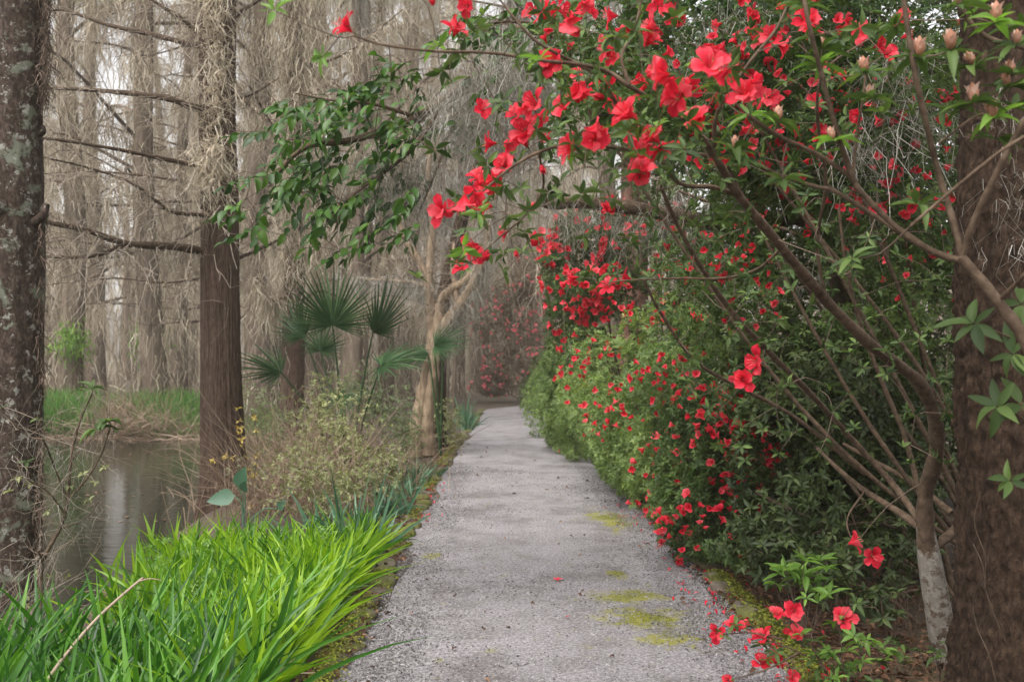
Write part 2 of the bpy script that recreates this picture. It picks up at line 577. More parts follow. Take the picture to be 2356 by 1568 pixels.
# ------------------------------------------------------------------ leaf, petal templates
LEAF4_V = np.array([(0, 0, 0), (-.5, .42, .10), (0, .48, 0), (.5, .42, .10), (0, 1, -.10)], float)
LEAF4_F = np.array([(0, 2, 1), (0, 3, 2), (1, 2, 4), (2, 3, 4)])


def leaf_grid(nl=6, width=0.5, fold=0.14, curl=0.18, shape=1.0, wave=0.0, seed=0):
    """Pointed elliptic leaf, length 1 along +Y, folded on its midrib."""
    t = np.linspace(0, 1, nl + 1)
    w = width * np.sin(np.pi * t ** (0.82 * shape)) ** 0.85
    w[0], w[-1] = 0.02, 0.012
    rows = []
    for i, ti in enumerate(t):
        z = -curl * ti ** 2
        wv = wave * math.sin(i * 2.1 + seed)
        rows += [(-w[i] / 1.0, ti, z + fold * w[i] * 2 + wv), (0, ti, z), (w[i] / 1.0, ti, z + fold * w[i] * 2 - wv)]
    V = np.array(rows)
    V[:, 0] *= 0.5
    F = []
    for i in range(nl):
        a = i * 3
        F += [(a, a + 1, a + 4, a + 3), (a + 1, a + 2, a + 5, a + 4)]
    return V, np.array(F)


def leaf_meshes(name, mat, width, curl=0.2, fold=0.14, n=5, nl=6, shape=1.0):
    out = []
    for k in range(n):
        V, F = leaf_grid(nl, width * (0.85 + 0.3 * k / n), fold * (0.6 + 0.25 * k), curl * (0.3 + 0.5 * k), shape, 0.012, k)
        mb = MB()
        mb.add(V, F, 0.25 + 0.5 * ((k * 2) % n) / n)
        out.append(mb.mesh(name, mat))
    return out


def petal_grid(seed=0, nl=6, ns=4, open_=1.0):
    """One petal of a funnel flower: axis +Z, petal leaning to +X, flower radius 1."""
    r_ = random.Random(seed)
    t = np.linspace(0.0, 1, nl + 1)
    rad = np.interp(t, [0, .25, .5, .75, 1], [.06, .15, .44 * open_, .82 * open_, 1.14 * open_])
    hgt = np.interp(t, [0, .25, .5, .75, 1], [0, .42, .74, .86 + .1 * (1 - open_), .80 + .45 * (1 - open_)])
    wid = np.interp(t, [0, .2, .4, .6, .78, .92, 1], [.05, .12, .27, .40, .43, .27, .03])
    V = []
    ph, am = r_.uniform(0, 6), r_.uniform(0.03, 0.08)
    for i in range(nl + 1):
        for j in range(ns + 1):
            s = -1 + 2 * j / ns
            ruf = am * math.sin(5 * s + ph + 4 * t[i]) * t[i] ** 1.5
            V.append((rad[i] - 0.10 * s * s * t[i], s * wid[i], hgt[i] + 0.10 * s * s * t[i] + ruf))
    F = []
    for i in range(nl):
        for j in range(ns):
            a = i * (ns + 1) + j
            F.append((a, a + 1, a + ns + 2, a + ns + 1))
    tint = np.repeat(0.24 + 0.50 * t, ns + 1) + np.tile(0.16 * np.abs(np.linspace(-1, 1, ns + 1)) - 0.09, nl + 1)
    return np.array(V), np.array(F), tint


def rotz(V, a):
    c, s = math.cos(a), math.sin(a)
    return np.stack([V[:, 0] * c - V[:, 1] * s, V[:, 0] * s + V[:, 1] * c, V[:, 2]], 1)


PETALS = []
for k in range(6):
    V, F, T = petal_grid(k, 6, 4, 1.0 - 0.10 * (k % 3))
    mb = MB()
    mb.add(V, F, np.clip(T + 0.10 * (k % 3 - 1), 0, 1))
    PETALS.append(mb.mesh('petal', M_PETAL))


def heart_mesh():
    mb = MB()
    a = np.linspace(0, 1, 4)
    tube(mb, np.array([(0, 0, -0.25), (0, 0, -.05), (0, 0, 0.1)]), [0.035, .05, .10], 6, 0.5, 1)   # stalk and calyx
    for q in range(6):
        an = q * 1.05 + 0.3
        L = 1.15 if q else 1.35
        P = np.array([(0.02 * math.cos(an), 0.02 * math.sin(an), 0.1), (0.10 * math.cos(an), 0.10 * math.sin(an) - .05, .6), (0.26 * math.cos(an), 0.26 * math.sin(an) - .1, L)])
        tube(mb, spline(P, 4), [0.016, 0.014, 0.012, 0.028], 4, 0.6, 0)
    return mb.mesh('flower', [M_STAMEN, M_AZ_LEAF])


HEART = heart_mesh()


def whole_flower(seed, mat, nl=4, ns=2, name='flower'):
    r_ = random.Random(seed)
    mb = MB()
    for q in range(5):
        V, F, T = petal_grid(seed * 7 + q, nl, ns, r_.uniform(0.45, 1.05))
        mb.add(rotz(V, q * 2 * math.pi / 5 + r_.uniform(-.12, .12)), F, np.clip(T + r_.uniform(-.15, .15), 0, 1))
    return mb.mesh(name, mat)


FLOWERS_MID = [whole_flower(30 + k, M_PETAL) for k in range(6)]
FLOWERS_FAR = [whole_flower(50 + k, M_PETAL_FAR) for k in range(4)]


def bud_mesh(mat, name='flower_bud', red=False):
    mb = MB()
    t = np.linspace(0, 1, 8)
    R = 0.34 * np.sin(np.pi * (0.08 + 0.90 * t) ** 0.8) + 0.03
    tube(mb, np.stack([0.03 * np.sin(3 * t), 0 * t, t * 1.3], 1), R, 8, 0.3, 0)
    for q in range(9):                                             # overlapping scales
        an, h = q * 2.4, 0.06 + 0.085 * q
        V, F = leaf_grid(3, 0.55, 0.25, 0.35)
        V = np.stack([V[:, 0] * 0.8, V[:, 2] * -0.5 + np.interp(h, t * 1.3, R) + 0.02, V[:, 1] * 0.55 + h], 1)
        mb.add(rotz(V, an), F, 0.5 + 0.05 * q, 0)
    return mb.mesh(name, mat)


BUD_PEACH = bud_mesh(M_BUD)
BUD_RED = bud_mesh(M_PETAL)

LEAVES_AZ = leaf_meshes('leaf', M_AZ_LEAF, 0.36, 0.25)
LEAVES_AZD = leaf_meshes('leaf', M_AZ_DARK, 0.38, 0.25)
LEAVES_AZB = leaf_meshes('leaf', M_AZ_BRIGHT, 0.36, 0.25)
LEAVES_NEW = leaf_meshes('leaf', M_AZ_NEW, 0.36, 0.2)
LEAVES_CAM = leaf_meshes('leaf', M_CAM_LEAF, 0.50, 0.25, 0.10)
LEAVES_RUST = leaf_meshes('leaf', M_AZ_RUST, 0.4, 0.25)
LEAVES_OLIVE = leaf_meshes('leaf', M_OLIVE, 0.5, 0.2, nl=4)

CAMP = np.array((0, 0, EYE))


def place_flower(parent, p, axis, size, hero=True, roll=None):
    """A five-petalled flower at p opening along axis; hero flowers carry their petals as parts."""
    axis = unit(np.asarray(axis, float))
    p = np.asarray(p, float) - axis * size * 0.55
    X, Y, Z = frames(rand_dir(1), axis[None])
    Zc = axis
    Xc = unit(np.cross(rand_dir(1)[0], Zc))
    Yc = np.cross(Zc, Xc)
    M = mat4(p, Xc, Yc, Zc, size)
    if not hero:
        return put('flower', random.choice(FLOWERS_MID), parent, M)
    f = put('flower', HEART, parent, M)
    for q in range(5):
        a = q * 2 * math.pi / 5 + random.uniform(-.1, .1)
        o = bpy.data.objects.new('petal', random.choice(PETALS))
        COL.objects.link(o)
        o.parent = f
        tl = random.uniform(-0.30, 0.30)
        o.matrix_basis = Matrix.Rotation(a, 4, 'Z') @ Matrix.Rotation(tl, 4, 'Y') @ Matrix.Diagonal((random.uniform(.9, 1.1), random.uniform(.9, 1.15), random.uniform(.92, 1.05), 1))
    return f


def put_leaves(parent, meshes, P, D, U, L, name='leaf'):
    X, Y, Z = frames(D, U)
    for i in range(len(P)):
        put(name, meshes[i % len(meshes)], parent, mat4(P[i], X[i], Y[i], Z[i], L[i]))


def whorls(C, A, n_leaf, L, spread=0.85):
    """Leaves in whorls: centres C, axes A. Returns positions, directions, ups, lengths."""
    n = len(C)
    A = unit(A)
    X, _, Z = frames(A, rand_dir(n))
    k = np.tile(np.arange(n_leaf), n)
    i = np.repeat(np.arange(n), n_leaf)
    a = k * (2 * math.pi / n_leaf) + RNG.uniform(-.35, .35, len(k)) + RNG.uniform(0, 6, n)[i]
    rad = X[i] * np.cos(a)[:, None] + Z[i] * np.sin(a)[:, None]
    sp = spread * RNG.uniform(0.6, 1.25, len(k))[:, None]
    D = unit(A[i] * (1.05 - sp) + rad * sp + RNG.normal(size=(len(k), 3)) * 0.10 + np.array((0, 0, -0.10)))
    U = unit(A[i] + RNG.normal(size=(len(k), 3)) * 0.25)
    Ls = np.asarray(L)[i] * RNG.uniform(0.6, 1.15, len(k)) if np.ndim(L) else L * RNG.uniform(0.6, 1.15, len(k))
    return C[i] + rad * 0.003, D, U, Ls, i


def twig_net(mb, roots, tips, r0=0.006, r1=0.0015, sides=4, tint=(0.2, 0.9), sag=0.1, reach=0.9, back=0.5, node_r=None):
    """Grow twigs from existing branch nodes (roots) to the tips; every twig adds nodes for later ones."""
    nodes = [np.asarray(r, float) for r in roots]
    base = np.mean(nodes, axis=0)
    N = np.zeros((len(nodes) + len(tips) * 3, 3))
    N[:len(nodes)] = nodes
    c = len(nodes)
    d0 = np.min(np.linalg.norm(np.asarray(tips)[:, None] - np.array(nodes)[None], axis=2), axis=1)
    for q in np.argsort(d0):
        T = tips[q]
        d = np.linalg.norm(N[:c] - T, axis=1)
        d = np.where(d < 0.03, 9, d)
        j = int(np.argmin(d))
        S = N[j]
        L = d[j]
        if L > 8:
            continue
        mid = S * 0.5 + T * 0.5 + RNG.normal(size=3) * 0.09 * L + np.array((0, 0, sag * L))
        P = spline(np.array([S, mid, T]), 5 if L > 0.15 else 3)
        ra = r1 + (r0 - r1) * min(1.0, L / reach)
        tube(mb, P, np.linspace(ra, r1 * 0.8, len(P)), sides, RNG.uniform(*tint), 0, cap=False)
        add = [P[len(P) // 2], T]
        for a in add:
            N[c] = a
            c += 1
    return N[:c]


# ------------------------------------------------------------------ terrain
def shore(y):
    return -2.05 - 0.135 * np.maximum(y, 0) + 0.22 * np.sin(y * 0.9) + 0.12 * np.sin(y * 2.3 + 1)


def path_mid(y):
    return 0.20 + 0.05 * np.sin(y * 0.35) + np.where(y > 26, 0.14 * (np.maximum(y, 26) - 26) ** 1.8, 0)


def ground_z(x, y):
    x, y = np.asarray(x, float), np.asarray(y, float)
    s = shore(y)
    k = np.clip((x - (s - 0.9)) / 1.5, 0, 1)
    k = k * k * (3 - 2 * k)
    pond = -0.75 + 0.67 * k
    far = np.clip((y - 21.3 - 0.5 * np.sin(x * 0.7) - 0.3 * np.sin(x * 1.9)) / 1.6, 0, 1)
    pond = pond * (1 - far) + far * np.maximum(pond, -0.12)
    k2 = np.clip((x + 1.6) / 0.6, 0, 1)
    z = pond + (0.0 - pond) * k2 * (3 - 2 * k2) * k2
    z = z + 0.045 * fbm(np.stack([x * 0.8, y * 0.8, 0 * x], -1), 5, 3) * np.clip(np.maximum(np.abs(x - path_mid(y)) - 1.15, 0) * 3, 0, 1)
    right = np.clip((x - path_mid(y) - 1.1) / 1.5, 0, 1) * (y < 40)
    z = z + 0.07 * right
    under = np.abs(x - path_mid(y)) < 1.02
    return np.where(under, np.minimum(z, -0.012), z)


def gz(x, y):
    return float(ground_z(np.array([x]), np.array([y]))[0])


xs = np.unique(np.concatenate([np.linspace(-150, -12, 50), np.linspace(-12, 8, 220), np.linspace(8, 150, 40)]))
ys = np.unique(np.concatenate([np.linspace(-30, 1, 16), np.linspace(1, 32, 330), np.linspace(32, 240, 60)]))
gx, gy = np.meshgrid(xs, ys)
gv = np.stack([gx, gy, ground_z(gx, gy)], -1).reshape(-1, 3)
nx, ny = len(xs), len(ys)
gi = (np.arange(ny - 1)[:, None] * nx + np.arange(nx - 1)[None])
gf = np.stack([gi, gi + 1, gi + nx + 1, gi + nx], -1).reshape(-1, 4)
mb = MB(); mb.add(gv, gf)
tag(mb.build('ground', M_GROUND), 'brown forest floor of soil and moss beside the path', None, None, 'structure')

# path: a slightly worn sheet of compacted gravel
py = np.concatenate([np.linspace(-6, 14, 300), np.linspace(14.1, 34, 120)])
ps = np.linspace(-1, 1, 40)
hw = 1.02 + 0.05 * np.sin(py * 1.7) + 0.03 * np.sin(py * 4.1 + 1)
PX = path_mid(py)[:, None] + ps[None] * hw[:, None]
PY = np.repeat(py[:, None], len(ps), 1)
PZ = 0.006 + 0.012 * (1 - ps[None] ** 2) + 0.008 * fbm(np.stack([PX * 1.3, PY * 1.3, 0 * PX], -1), 3, 4)
alg = np.zeros_like(PX)
MOSSY = [(1415, 1205, .16, .45), (1390, 1190, .2, .3), (1440, 1378, .25, .20), (1490, 1425, .27, .22), (1540, 1475, .2, .14), (1420, 1325, .08, .12),
         (1000, 1280, .08, .2)]
for (u, v, sx, sy) in MOSSY:
    y0 = FOC * EYE / (v - 820.0); x0 = (u - 1178) * y0 / FOC
    alg = np.maximum(alg, 0.55 * np.exp(-((PX - x0) / sx) ** 2 - ((PY - y0) / sy) ** 2))
n1, n2 = PX.shape
pi_ = (np.arange(n1 - 1)[:, None] * n2 + np.arange(n2 - 1)[None])
mb = MB()
mb.add(np.stack([PX, PY, PZ], -1).reshape(-1, 3), np.stack([pi_, pi_ + 1, pi_ + n2 + 1, pi_ + n2], -1).reshape(-1, 4), alg.ravel())
path = tag(mb.build('gravel_path', M_PATH), 'grey gravel footpath running away between the flowers', None, None, 'structure')

# loose chips on the path, thickest along its edges
mb = MB()
OCT_V = np.array([(1, 0, 0), (0, 1, 0), (-1, 0, 0), (0, -1, 0), (0, 0, .8), (0, 0, -.8)], float)
OCT_F = np.array([(0, 1, 4), (1, 2, 4), (2, 3, 4), (3, 0, 4), (1, 0, 5), (2, 1, 5), (3, 2, 5), (0, 3, 5)])
N = 46000
yy = 4.0 + 9.0 * RNG.random(N) ** 1.7
ss = RNG.uniform(-1, 1, N)
ss = np.where(RNG.random(N) < 0.55, np.sign(ss) * (1.02 - 0.35 * RNG.random(N) ** 1.6), ss)
xx = path_mid(yy) + ss * 1.05
X, Y, Z = frames(rand_dir(N))
sz = (0.0032 + 0.0065 * RNG.random(N) ** 2.4)
scatter(mb, OCT_V[:, [0, 1, 2]], OCT_F, np.stack([xx, yy, 0.014 + 0.006 * RNG.random(N) * (1 - ss ** 2) - 0.008 * np.clip(np.abs(ss) - 0.8, 0, 1) / 0.2], 1), X, Y, Z,
        np.stack([sz, sz * 0.8, sz * 0.65], 1), RNG.random(N))
tag(mb.build('gravel', M_PEBBLE, smooth=False), 'loose grey gravel chips strewn along the path', None, None, 'stuff')

# moss film and tufts on the path
mb = MB()
for (u, v, sx, sy) in MOSSY[:6]:
    y0 = FOC * EYE / (v - 820.0); x0 = (u - 1178) * y0 / FOC
    n = int(1500 * sx * sy / 0.04)
    q = RNG.normal(size=(n, 2)) * 0.50
    P = np.stack([x0 + q[:, 0] * sx, y0 + q[:, 1] * sy, 0 * q[:, 0]], 1)
    P = P[fbm(P * np.array((7.0, 4.0, 0)), 4, 4) > 0.02]
    P[:, 2] = 0.012 + 0.008 * RNG.random(len(P))
    D = unit(rand_dir(len(P)) + np.array((0, 0, .5)))
    X, Y, Z = frames(D)
    scatter(mb, LEAF4_V, LEAF4_F, P, X, Y, Z, RNG.uniform(.004, .008, len(P)), RNG.random(len(P)))
tag(mb.build('moss', M_TURF_MOSS), 'yellow green moss creeping over the right of the path', None, None, 'stuff')

# pond
mb = MB()
mb.add([(-150, -30, -.36), (6, -30, -.36), (6, 26, -.36), (-150, 26, -.36)], [(0, 1, 2, 3)])
tag(mb.build('pond_water', M_WATER), 'dark still pond water reflecting the swamp trees', None, None, 'structure')


# edging stones
def stone_mesh(seed):
    a, b_ = np.meshgrid(np.linspace(0, math.pi, 7), np.arange(10) * 2 * math.pi / 10, indexing='ij')
    V = np.stack([np.sin(a) * np.cos(b_), np.sin(a) * np.sin(b_), np.cos(a)], -1)
    V = np.sign(V) * np.abs(V) ** 0.62
    V = V * (1 + 0.45 * fbm(V * 1.5 + seed * 9, seed, 3))[..., None]
    V = V.reshape(-1, 3)
    i = np.arange(6)[:, None] * 10
    j = np.arange(10)[None]
    k = (j + 1) % 10
    F = np.stack([i + j, i + 10 + j, i + 10 + k, i + k], -1).reshape(-1, 4)
    m_ = MB(); m_.add(V, F)
    return m_.mesh('edging_stone', M_STONE)


STONES = [stone_mesh(k) for k in range(5)]


def edging(label, side, y0, y1, off):
    root = empty('stone_edging', (path_mid(y0) + side * off, y0, 0), label, 'edging')
    y = y0
    while y < y1:
        ln = random.uniform(0.13, 0.24)
        x = float(path_mid(np.array(y))) + side * (off + random.uniform(-.03, .04))
        a = random.uniform(-.4, .4)
        h = random.uniform(.03, .065)
        if random.random() < .22:
            y += ln
            continue
        M = mat4((x, y + ln / 2, random.uniform(-0.022, 0.012)), (math.cos(a), math.sin(a), 0), (-math.sin(a), math.cos(a), 0), (0, 0, 1), (random.uniform(.06, .095), ln * 0.52, h))
        put('edging_stone', random.choice(STONES), root, M)
        y += ln + random.uniform(0.0, 0.035)


edging('row of low mossy stones along the left edge of the path', -1, 3.9, 27, 1.10)
edging('row of low mossy stones half buried along the right edge of the path', 1, 4.2, 11, 1.13)

# moss growing over the edging stones
mb = MB()
for side, off, y0, y1, n in ((-1, 1.10, 4.0, 20, 9000), (1, 1.14, 4.2, 9, 6500)):
    y = y0 + (y1 - y0) * RNG.random(n) ** 1.6
    x = path_mid(y) + side * (off + RNG.normal(size=n) * .055 + .03)
    P = np.stack([x, y, 0.012 + .045 * np.exp(-((x - path_mid(y) - side * off) / .07) ** 2) + .008 * RNG.random(n)], 1)
    P = P[fbm(P * np.array((2.2, 1.3, 0)), 9, 3) > -.05]
    X, Y, Z = frames(unit(rand_dir(len(P)) + np.array((0, 0, .7))))
    scatter(mb, LEAF4_V, LEAF4_F, P, X, Y, Z, RNG.uniform(.008, .02, len(P)), np.clip(RNG.normal(size=len(P)) * .2 + .4, 0, 1))
tag(mb.build('edge_moss', M_TURF_MOSS), 'olive moss growing over the stones at the path edges', None, None, 'stuff')
mb = MB()
n = 46
y = RNG.uniform(8, 20, n); x = (RNG.uniform(100, 470, n) - 1178) * y / FOC
X, Y, Z = frames(unit(RNG.normal(size=(n, 3)) * (1, 1, .02)))
L = RNG.uniform(.04, .09, n)
scatter(mb, LEAF4_V, LEAF4_F, np.stack([x, y, np.full(n, -.352)], 1), X, Y, Z, np.stack([L * .6, L, L * .3], 1), RNG.uniform(.6, 1, n))
tag(mb.build('floating_leaves', M_LITTER), 'brown leaves floating on the dark pond', None, None, 'stuff')

# litter
mb = MB()
N = 9000
yy = 3.2 + 9 * RNG.random(N) ** 1.4
xx = path_mid(yy) + 1.06 + np.abs(RNG.normal(size=N)) * 1.1
n2_ = 2600
y2 = 3.6 + 14 * RNG.random(n2_) ** 1.3
x2 = path_mid(y2) - 1.05 - np.abs(RNG.normal(size=n2_)) * 0.16
n3_ = 110
y3 = 4.2 + 12 * RNG.random(n3_) ** 1.5
x3 = path_mid(y3) + RNG.choice([-1, 1], n3_) * (1 - RNG.random(n3_) ** 1.5 * .9)
yy, xx = np.r_[yy, y2, y3], np.r_[xx, x2, x3]
P = np.stack([xx, yy, np.maximum(ground_z(xx, yy), np.where(np.abs(xx - path_mid(yy)) < 1.05, .018, -9)) + 0.006 + 0.02 * RNG.random(len(xx)) * (np.abs(xx - path_mid(yy)) > 1.05)], 1)
D = unit(RNG.normal(size=P.shape) * (1, 1, .22))
X, Y, Z = frames(D, unit(RNG.normal(size=P.shape) * .5 + np.array((0, 0, 1))))
L = RNG.uniform(.02, .065, len(P))
scatter(mb, LEAF4_V, LEAF4_F, P, X, Y, Z, np.stack([L * .5, L, L * 2.2], 1), RNG.random(len(P)))
N = 7000                                                        # pine straw
yy = 3.2 + 6 * RNG.random(N)
xx = path_mid(yy) + 1.15 + np.abs(RNG.normal(size=N)) * .9
P = np.stack([xx, yy, ground_z(xx, yy) + 0.008 + 0.03 * RNG.random(N)], 1)
ribbons(mb, P, unit(RNG.normal(size=P.shape) * (1, 1, .12)), RNG.uniform(.08, .2, N), 0.0022, 2, 0.03, 0.1, tint=RNG.uniform(.4, 1, N))
tag(mb.build('leaf_litter', M_LITTER), 'brown fallen leaves and pine straw under the azaleas', None, None, 'stuff')

# fallen petals strewn along the right edge; three separate ones on the path
mb = MB()
PV, PF, PT = petal_grid(3, 3, 2)
PV = PV - PV.mean(0)
N = 330
yy = 4.3 + 5.5 * RNG.random(N) ** 1.2
xx = path_mid(yy) + 1.12 + RNG.normal(size=N) * 0.16
P = np.stack([xx, yy, np.maximum(ground_z(xx, yy), 0.008) + 0.016], 1)
q = 50
y2 = 8.5 + 3 * RNG.random(q); x2 = path_mid(y2) - 1.05 + RNG.normal(size=q) * .09
P = np.vstack([P, np.stack([x2, y2, np.full(q, .03)], 1)])
X, Y, Z = frames(unit(RNG.normal(size=P.shape) * (1, 1, .2)), unit(RNG.normal(size=P.shape) * .4 + np.array((0, 0, 1))))
scatter(mb, PV, PF, P, X, Y, Z, RNG.uniform(.016, .03, len(P)), RNG.uniform(.2, .8, len(P)))
tag(mb.build('fallen_petals', M_PETAL), 'scattered red azalea petals along the edges of the path', None, None, 'stuff')
for (u, v, lab) in ((1283, 1342, 'bright red flower lying in the middle of the grey path'), (1305, 1430, 'dark red withered petal lying on the grey path nearest the camera')):
    y0 = FOC * EYE / (v - 820.0); x0 = (u - 1178) * y0 / FOC
    mb = MB()
    if v < 1400:
        for k in range(4):
            V, F, T = petal_grid(k + 2, 4, 2)
            V = rotz(V, k * 1.35) * 0.032 * np.array((1, 1, .5))
            mb.add(V + np.array((x0, y0, 0.021)), F, T)
    else:
        V, F, T = petal_grid(9, 4, 2)
        V = (V - V.mean(0)) * 0.028 * np.array((1, .8, .6))
        mb.add(V + np.array((x0, y0, 0.030)), F, T * .5)
    o = mb.build('fallen_flower', M_PETAL, origin=(x0, y0, 0.018))
    tag(o, lab, 'flower')


# ------------------------------------------------------------------ trunks
def trunk_mesh(mb, P, R, sides=48, rings=90, amp=0.08, vfreq=5.0, hfreq=1.5, flare=0.5, flare_h=0.35, flutes=5, seed=0, fine=0.0):
    """P: centre-line points; R radii. Vertical furrows come from noise that is stretched along the stem."""
    C = spline(np.column_stack([P, R]), rings)
    Pc, Rc = C[:, :3], C[:, 3]
    a = np.arange(sides) * 2 * math.pi / sides
    ca, sa = np.cos(a), np.sin(a)
    zz = np.cumsum(np.r_[0, np.linalg.norm(np.diff(Pc, axis=0), axis=1)])
    q = np.stack([np.tile(ca * vfreq, (rings, 1)), np.tile(sa * vfreq, (rings, 1)), np.repeat((zz * hfreq)[:, None], sides, 1)], -1)
    d = fbm(q, seed, 4) * amp
    if fine:
        d = d + fbm(np.stack([np.tile(ca * Rc.mean() * 45, (rings, 1)), np.tile(sa * Rc.mean() * 45, (rings, 1)), np.repeat((zz * 38)[:, None], sides, 1)], -1), seed + 5, 3) * fine
    fl = flare * np.exp(-zz / flare_h)
    d = d + fl[:, None] * (0.55 + 0.45 * np.cos(flutes * a + seed)[None] * (1 + 0 * fl[:, None]))
    r = Rc[:, None] * (1 + d)
    V = Pc[:, None] + np.stack([ca[None] * r, sa[None] * r, 0 * r], -1)
    i = np.arange(rings - 1)[:, None] * sides
    j = np.arange(sides)[None]
    k = (j + 1) % sides
    mb.add(V.reshape(-1, 3), np.stack([i + j, i + k, i + sides + k, i + sides + j], -1).reshape(-1, 4), 0.5)
    return Pc, Rc


def limb(parent, lst, r0, r1, mat, y=None, n=None, sides=8, rough=0.18, name='branch', seed=0):
    P = pts(lst, y) if not isinstance(lst, np.ndarray) else lst
    n = n or max(8, len(P) * 4)
    C = spline(P, n)
    m_ = MB()
    tube(m_, C, np.linspace(r0, r1, n) * (1 + 0.08 * np.sin(np.arange(n) * 1.3 + seed)), sides, 0.5, 0, rough, seed)
    m_.build(name, mat, parent)
    return C


def side_twigs(nodes, n, L, spread=1.0, outward=None, down=0.0, r=0.003, seg=5, forks=2):
    """Thin crooked twigs with side shoots springing from branch nodes; returns an MB and the tips."""
    m_ = MB()
    nodes = np.asarray(nodes)
    i = RNG.integers(0, len(nodes), n)
    P0 = nodes[i]
    D = rand_dir(n) * spread
    if outward is not None:
        D = D + np.asarray(outward)
    Ls = L * RNG.uniform(.35, 1.2, n)
    tips = []
    for k in range(n):
        t = np.linspace(0, 1, seg)[:, None]
        C = P0[k] + unit(D[k]) * Ls[k] * t + np.cumsum(RNG.normal(size=(seg, 3)) * 0.055 * Ls[k], axis=0) * (t > 0)
        C[:, 2] -= down * Ls[k] * t[:, 0] ** 2
        tube(m_, C, np.linspace(r, r * .35, seg), 3, RNG.uniform(.1, 1), 0, cap=False)
        tips.append(C[-1])
        for f in range(forks):
            s = C[RNG.integers(1, seg)]
            D2 = unit(unit(D[k]) + rand_dir(1)[0] * 0.9)
            C2 = s + D2 * Ls[k] * RNG.uniform(.2, .55) * np.linspace(0, 1, 3)[:, None]
            C2[1] += RNG.normal(size=3) * 0.03 * Ls[k]
            tube(m_, C2, [r * .5, r * .4, r * .25], 3, RNG.uniform(.1, 1), 0, cap=False)
            tips.append(C2[-1])
    return m_, np.array(tips)


def moss_strands(mb, P, L, W, wob=0.35, segs=5, side=None, tint=None):
    n = len(P)
    D = unit(np.array((0, 0, -1.0)) + RNG.normal(size=(n, 3)) * (0.22, .22, .1))
    ribbons(mb, P, D, L * RNG.uniform(.35, 1.3, n), W * RNG.uniform(.5, 1.4, n), segs, 0.0, wob, None, RNG.random(n) if tint is None else tint, 0, 0.15)


def moss_tuft(mb, centre, r, L, n, W, wob=0.7):
    """A hanging beard: strands start in a flat blob round the centre."""
    P = centre + RNG.normal(size=(n, 3)) * np.array((r, r, r * .5))
    moss_strands(mb, P, L, W, wob, 6)


# nearest lichen-spotted trunk on the left
YT1 = 6.3
b0 = pt(18, 0, YT1)
zb = gz(b0[0], YT1) - 0.05
t1 = empty('lichen_tree', (b0[0], YT1, zb), 'dark trunk with pale lichen patches and a knot at the left edge beside the pond', 'tree')
P = np.array([pt(14, 1500, YT1), pt(16, 1300, YT1), pt(24, 1000, YT1), pt(30, 780, YT1), pt(28, 560, YT1), pt(26, 470, YT1), pt(34, 300, YT1), pt(38, 100, YT1), pt(40, -300, YT1), pt(46, -900, YT1), pt(40, -1500, YT1)])
P[0, 2] = zb
mb = MB()
trunk_mesh(mb, P, [0.215, .205, .190, .185, .195, .20, .165, .160, .15, .12, .08], 64, 190, .07, 4, 2.2, .35, .4, 5, 3, 0.035)
mb.build('trunk', M_BARK_LICHEN, t1)
kn = pt(28, 470, YT1) + np.array((0.01, -0.195, 0))
m_ = MB()
tube(m_, np.array([kn + (0, .06, -.05), kn + (0, 0.0, -.01), kn + (0, -.03, .02), kn + (0, -.038, .026)]), [.085, .062, .034, .012], 14, 0.2, 0, .25, 3)
m_.build('knot', M_BARK_LICHEN, t1)
for (lst, r0, r1) in (([(60, 520, YT1), (98, 500, YT1 - .1), (106, 470, YT1 - .1)], .05, .02), ([(60, 320, YT1), (96, 305, YT1), (100, 290, YT1)], .03, .012),
                      ([(60, -100, YT1), (180, -160, YT1 + .5), (420, -260, YT1 + 1.2)], .05, .012), ([(20, -300, YT1), (-200, -420, YT1), (-500, -520, YT1 + .5)], .05, .012)):
    limb(t1, lst, r0, r1, M_BARK_LICHEN, rough=.3)
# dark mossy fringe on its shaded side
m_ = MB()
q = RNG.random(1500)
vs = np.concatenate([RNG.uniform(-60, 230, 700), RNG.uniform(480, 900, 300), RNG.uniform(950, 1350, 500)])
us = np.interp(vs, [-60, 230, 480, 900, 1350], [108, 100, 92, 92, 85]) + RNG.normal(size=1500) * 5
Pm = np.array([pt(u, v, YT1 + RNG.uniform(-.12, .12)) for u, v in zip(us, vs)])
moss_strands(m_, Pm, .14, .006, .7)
m_.build('moss', M_TWIG, t1, kind='stuff')

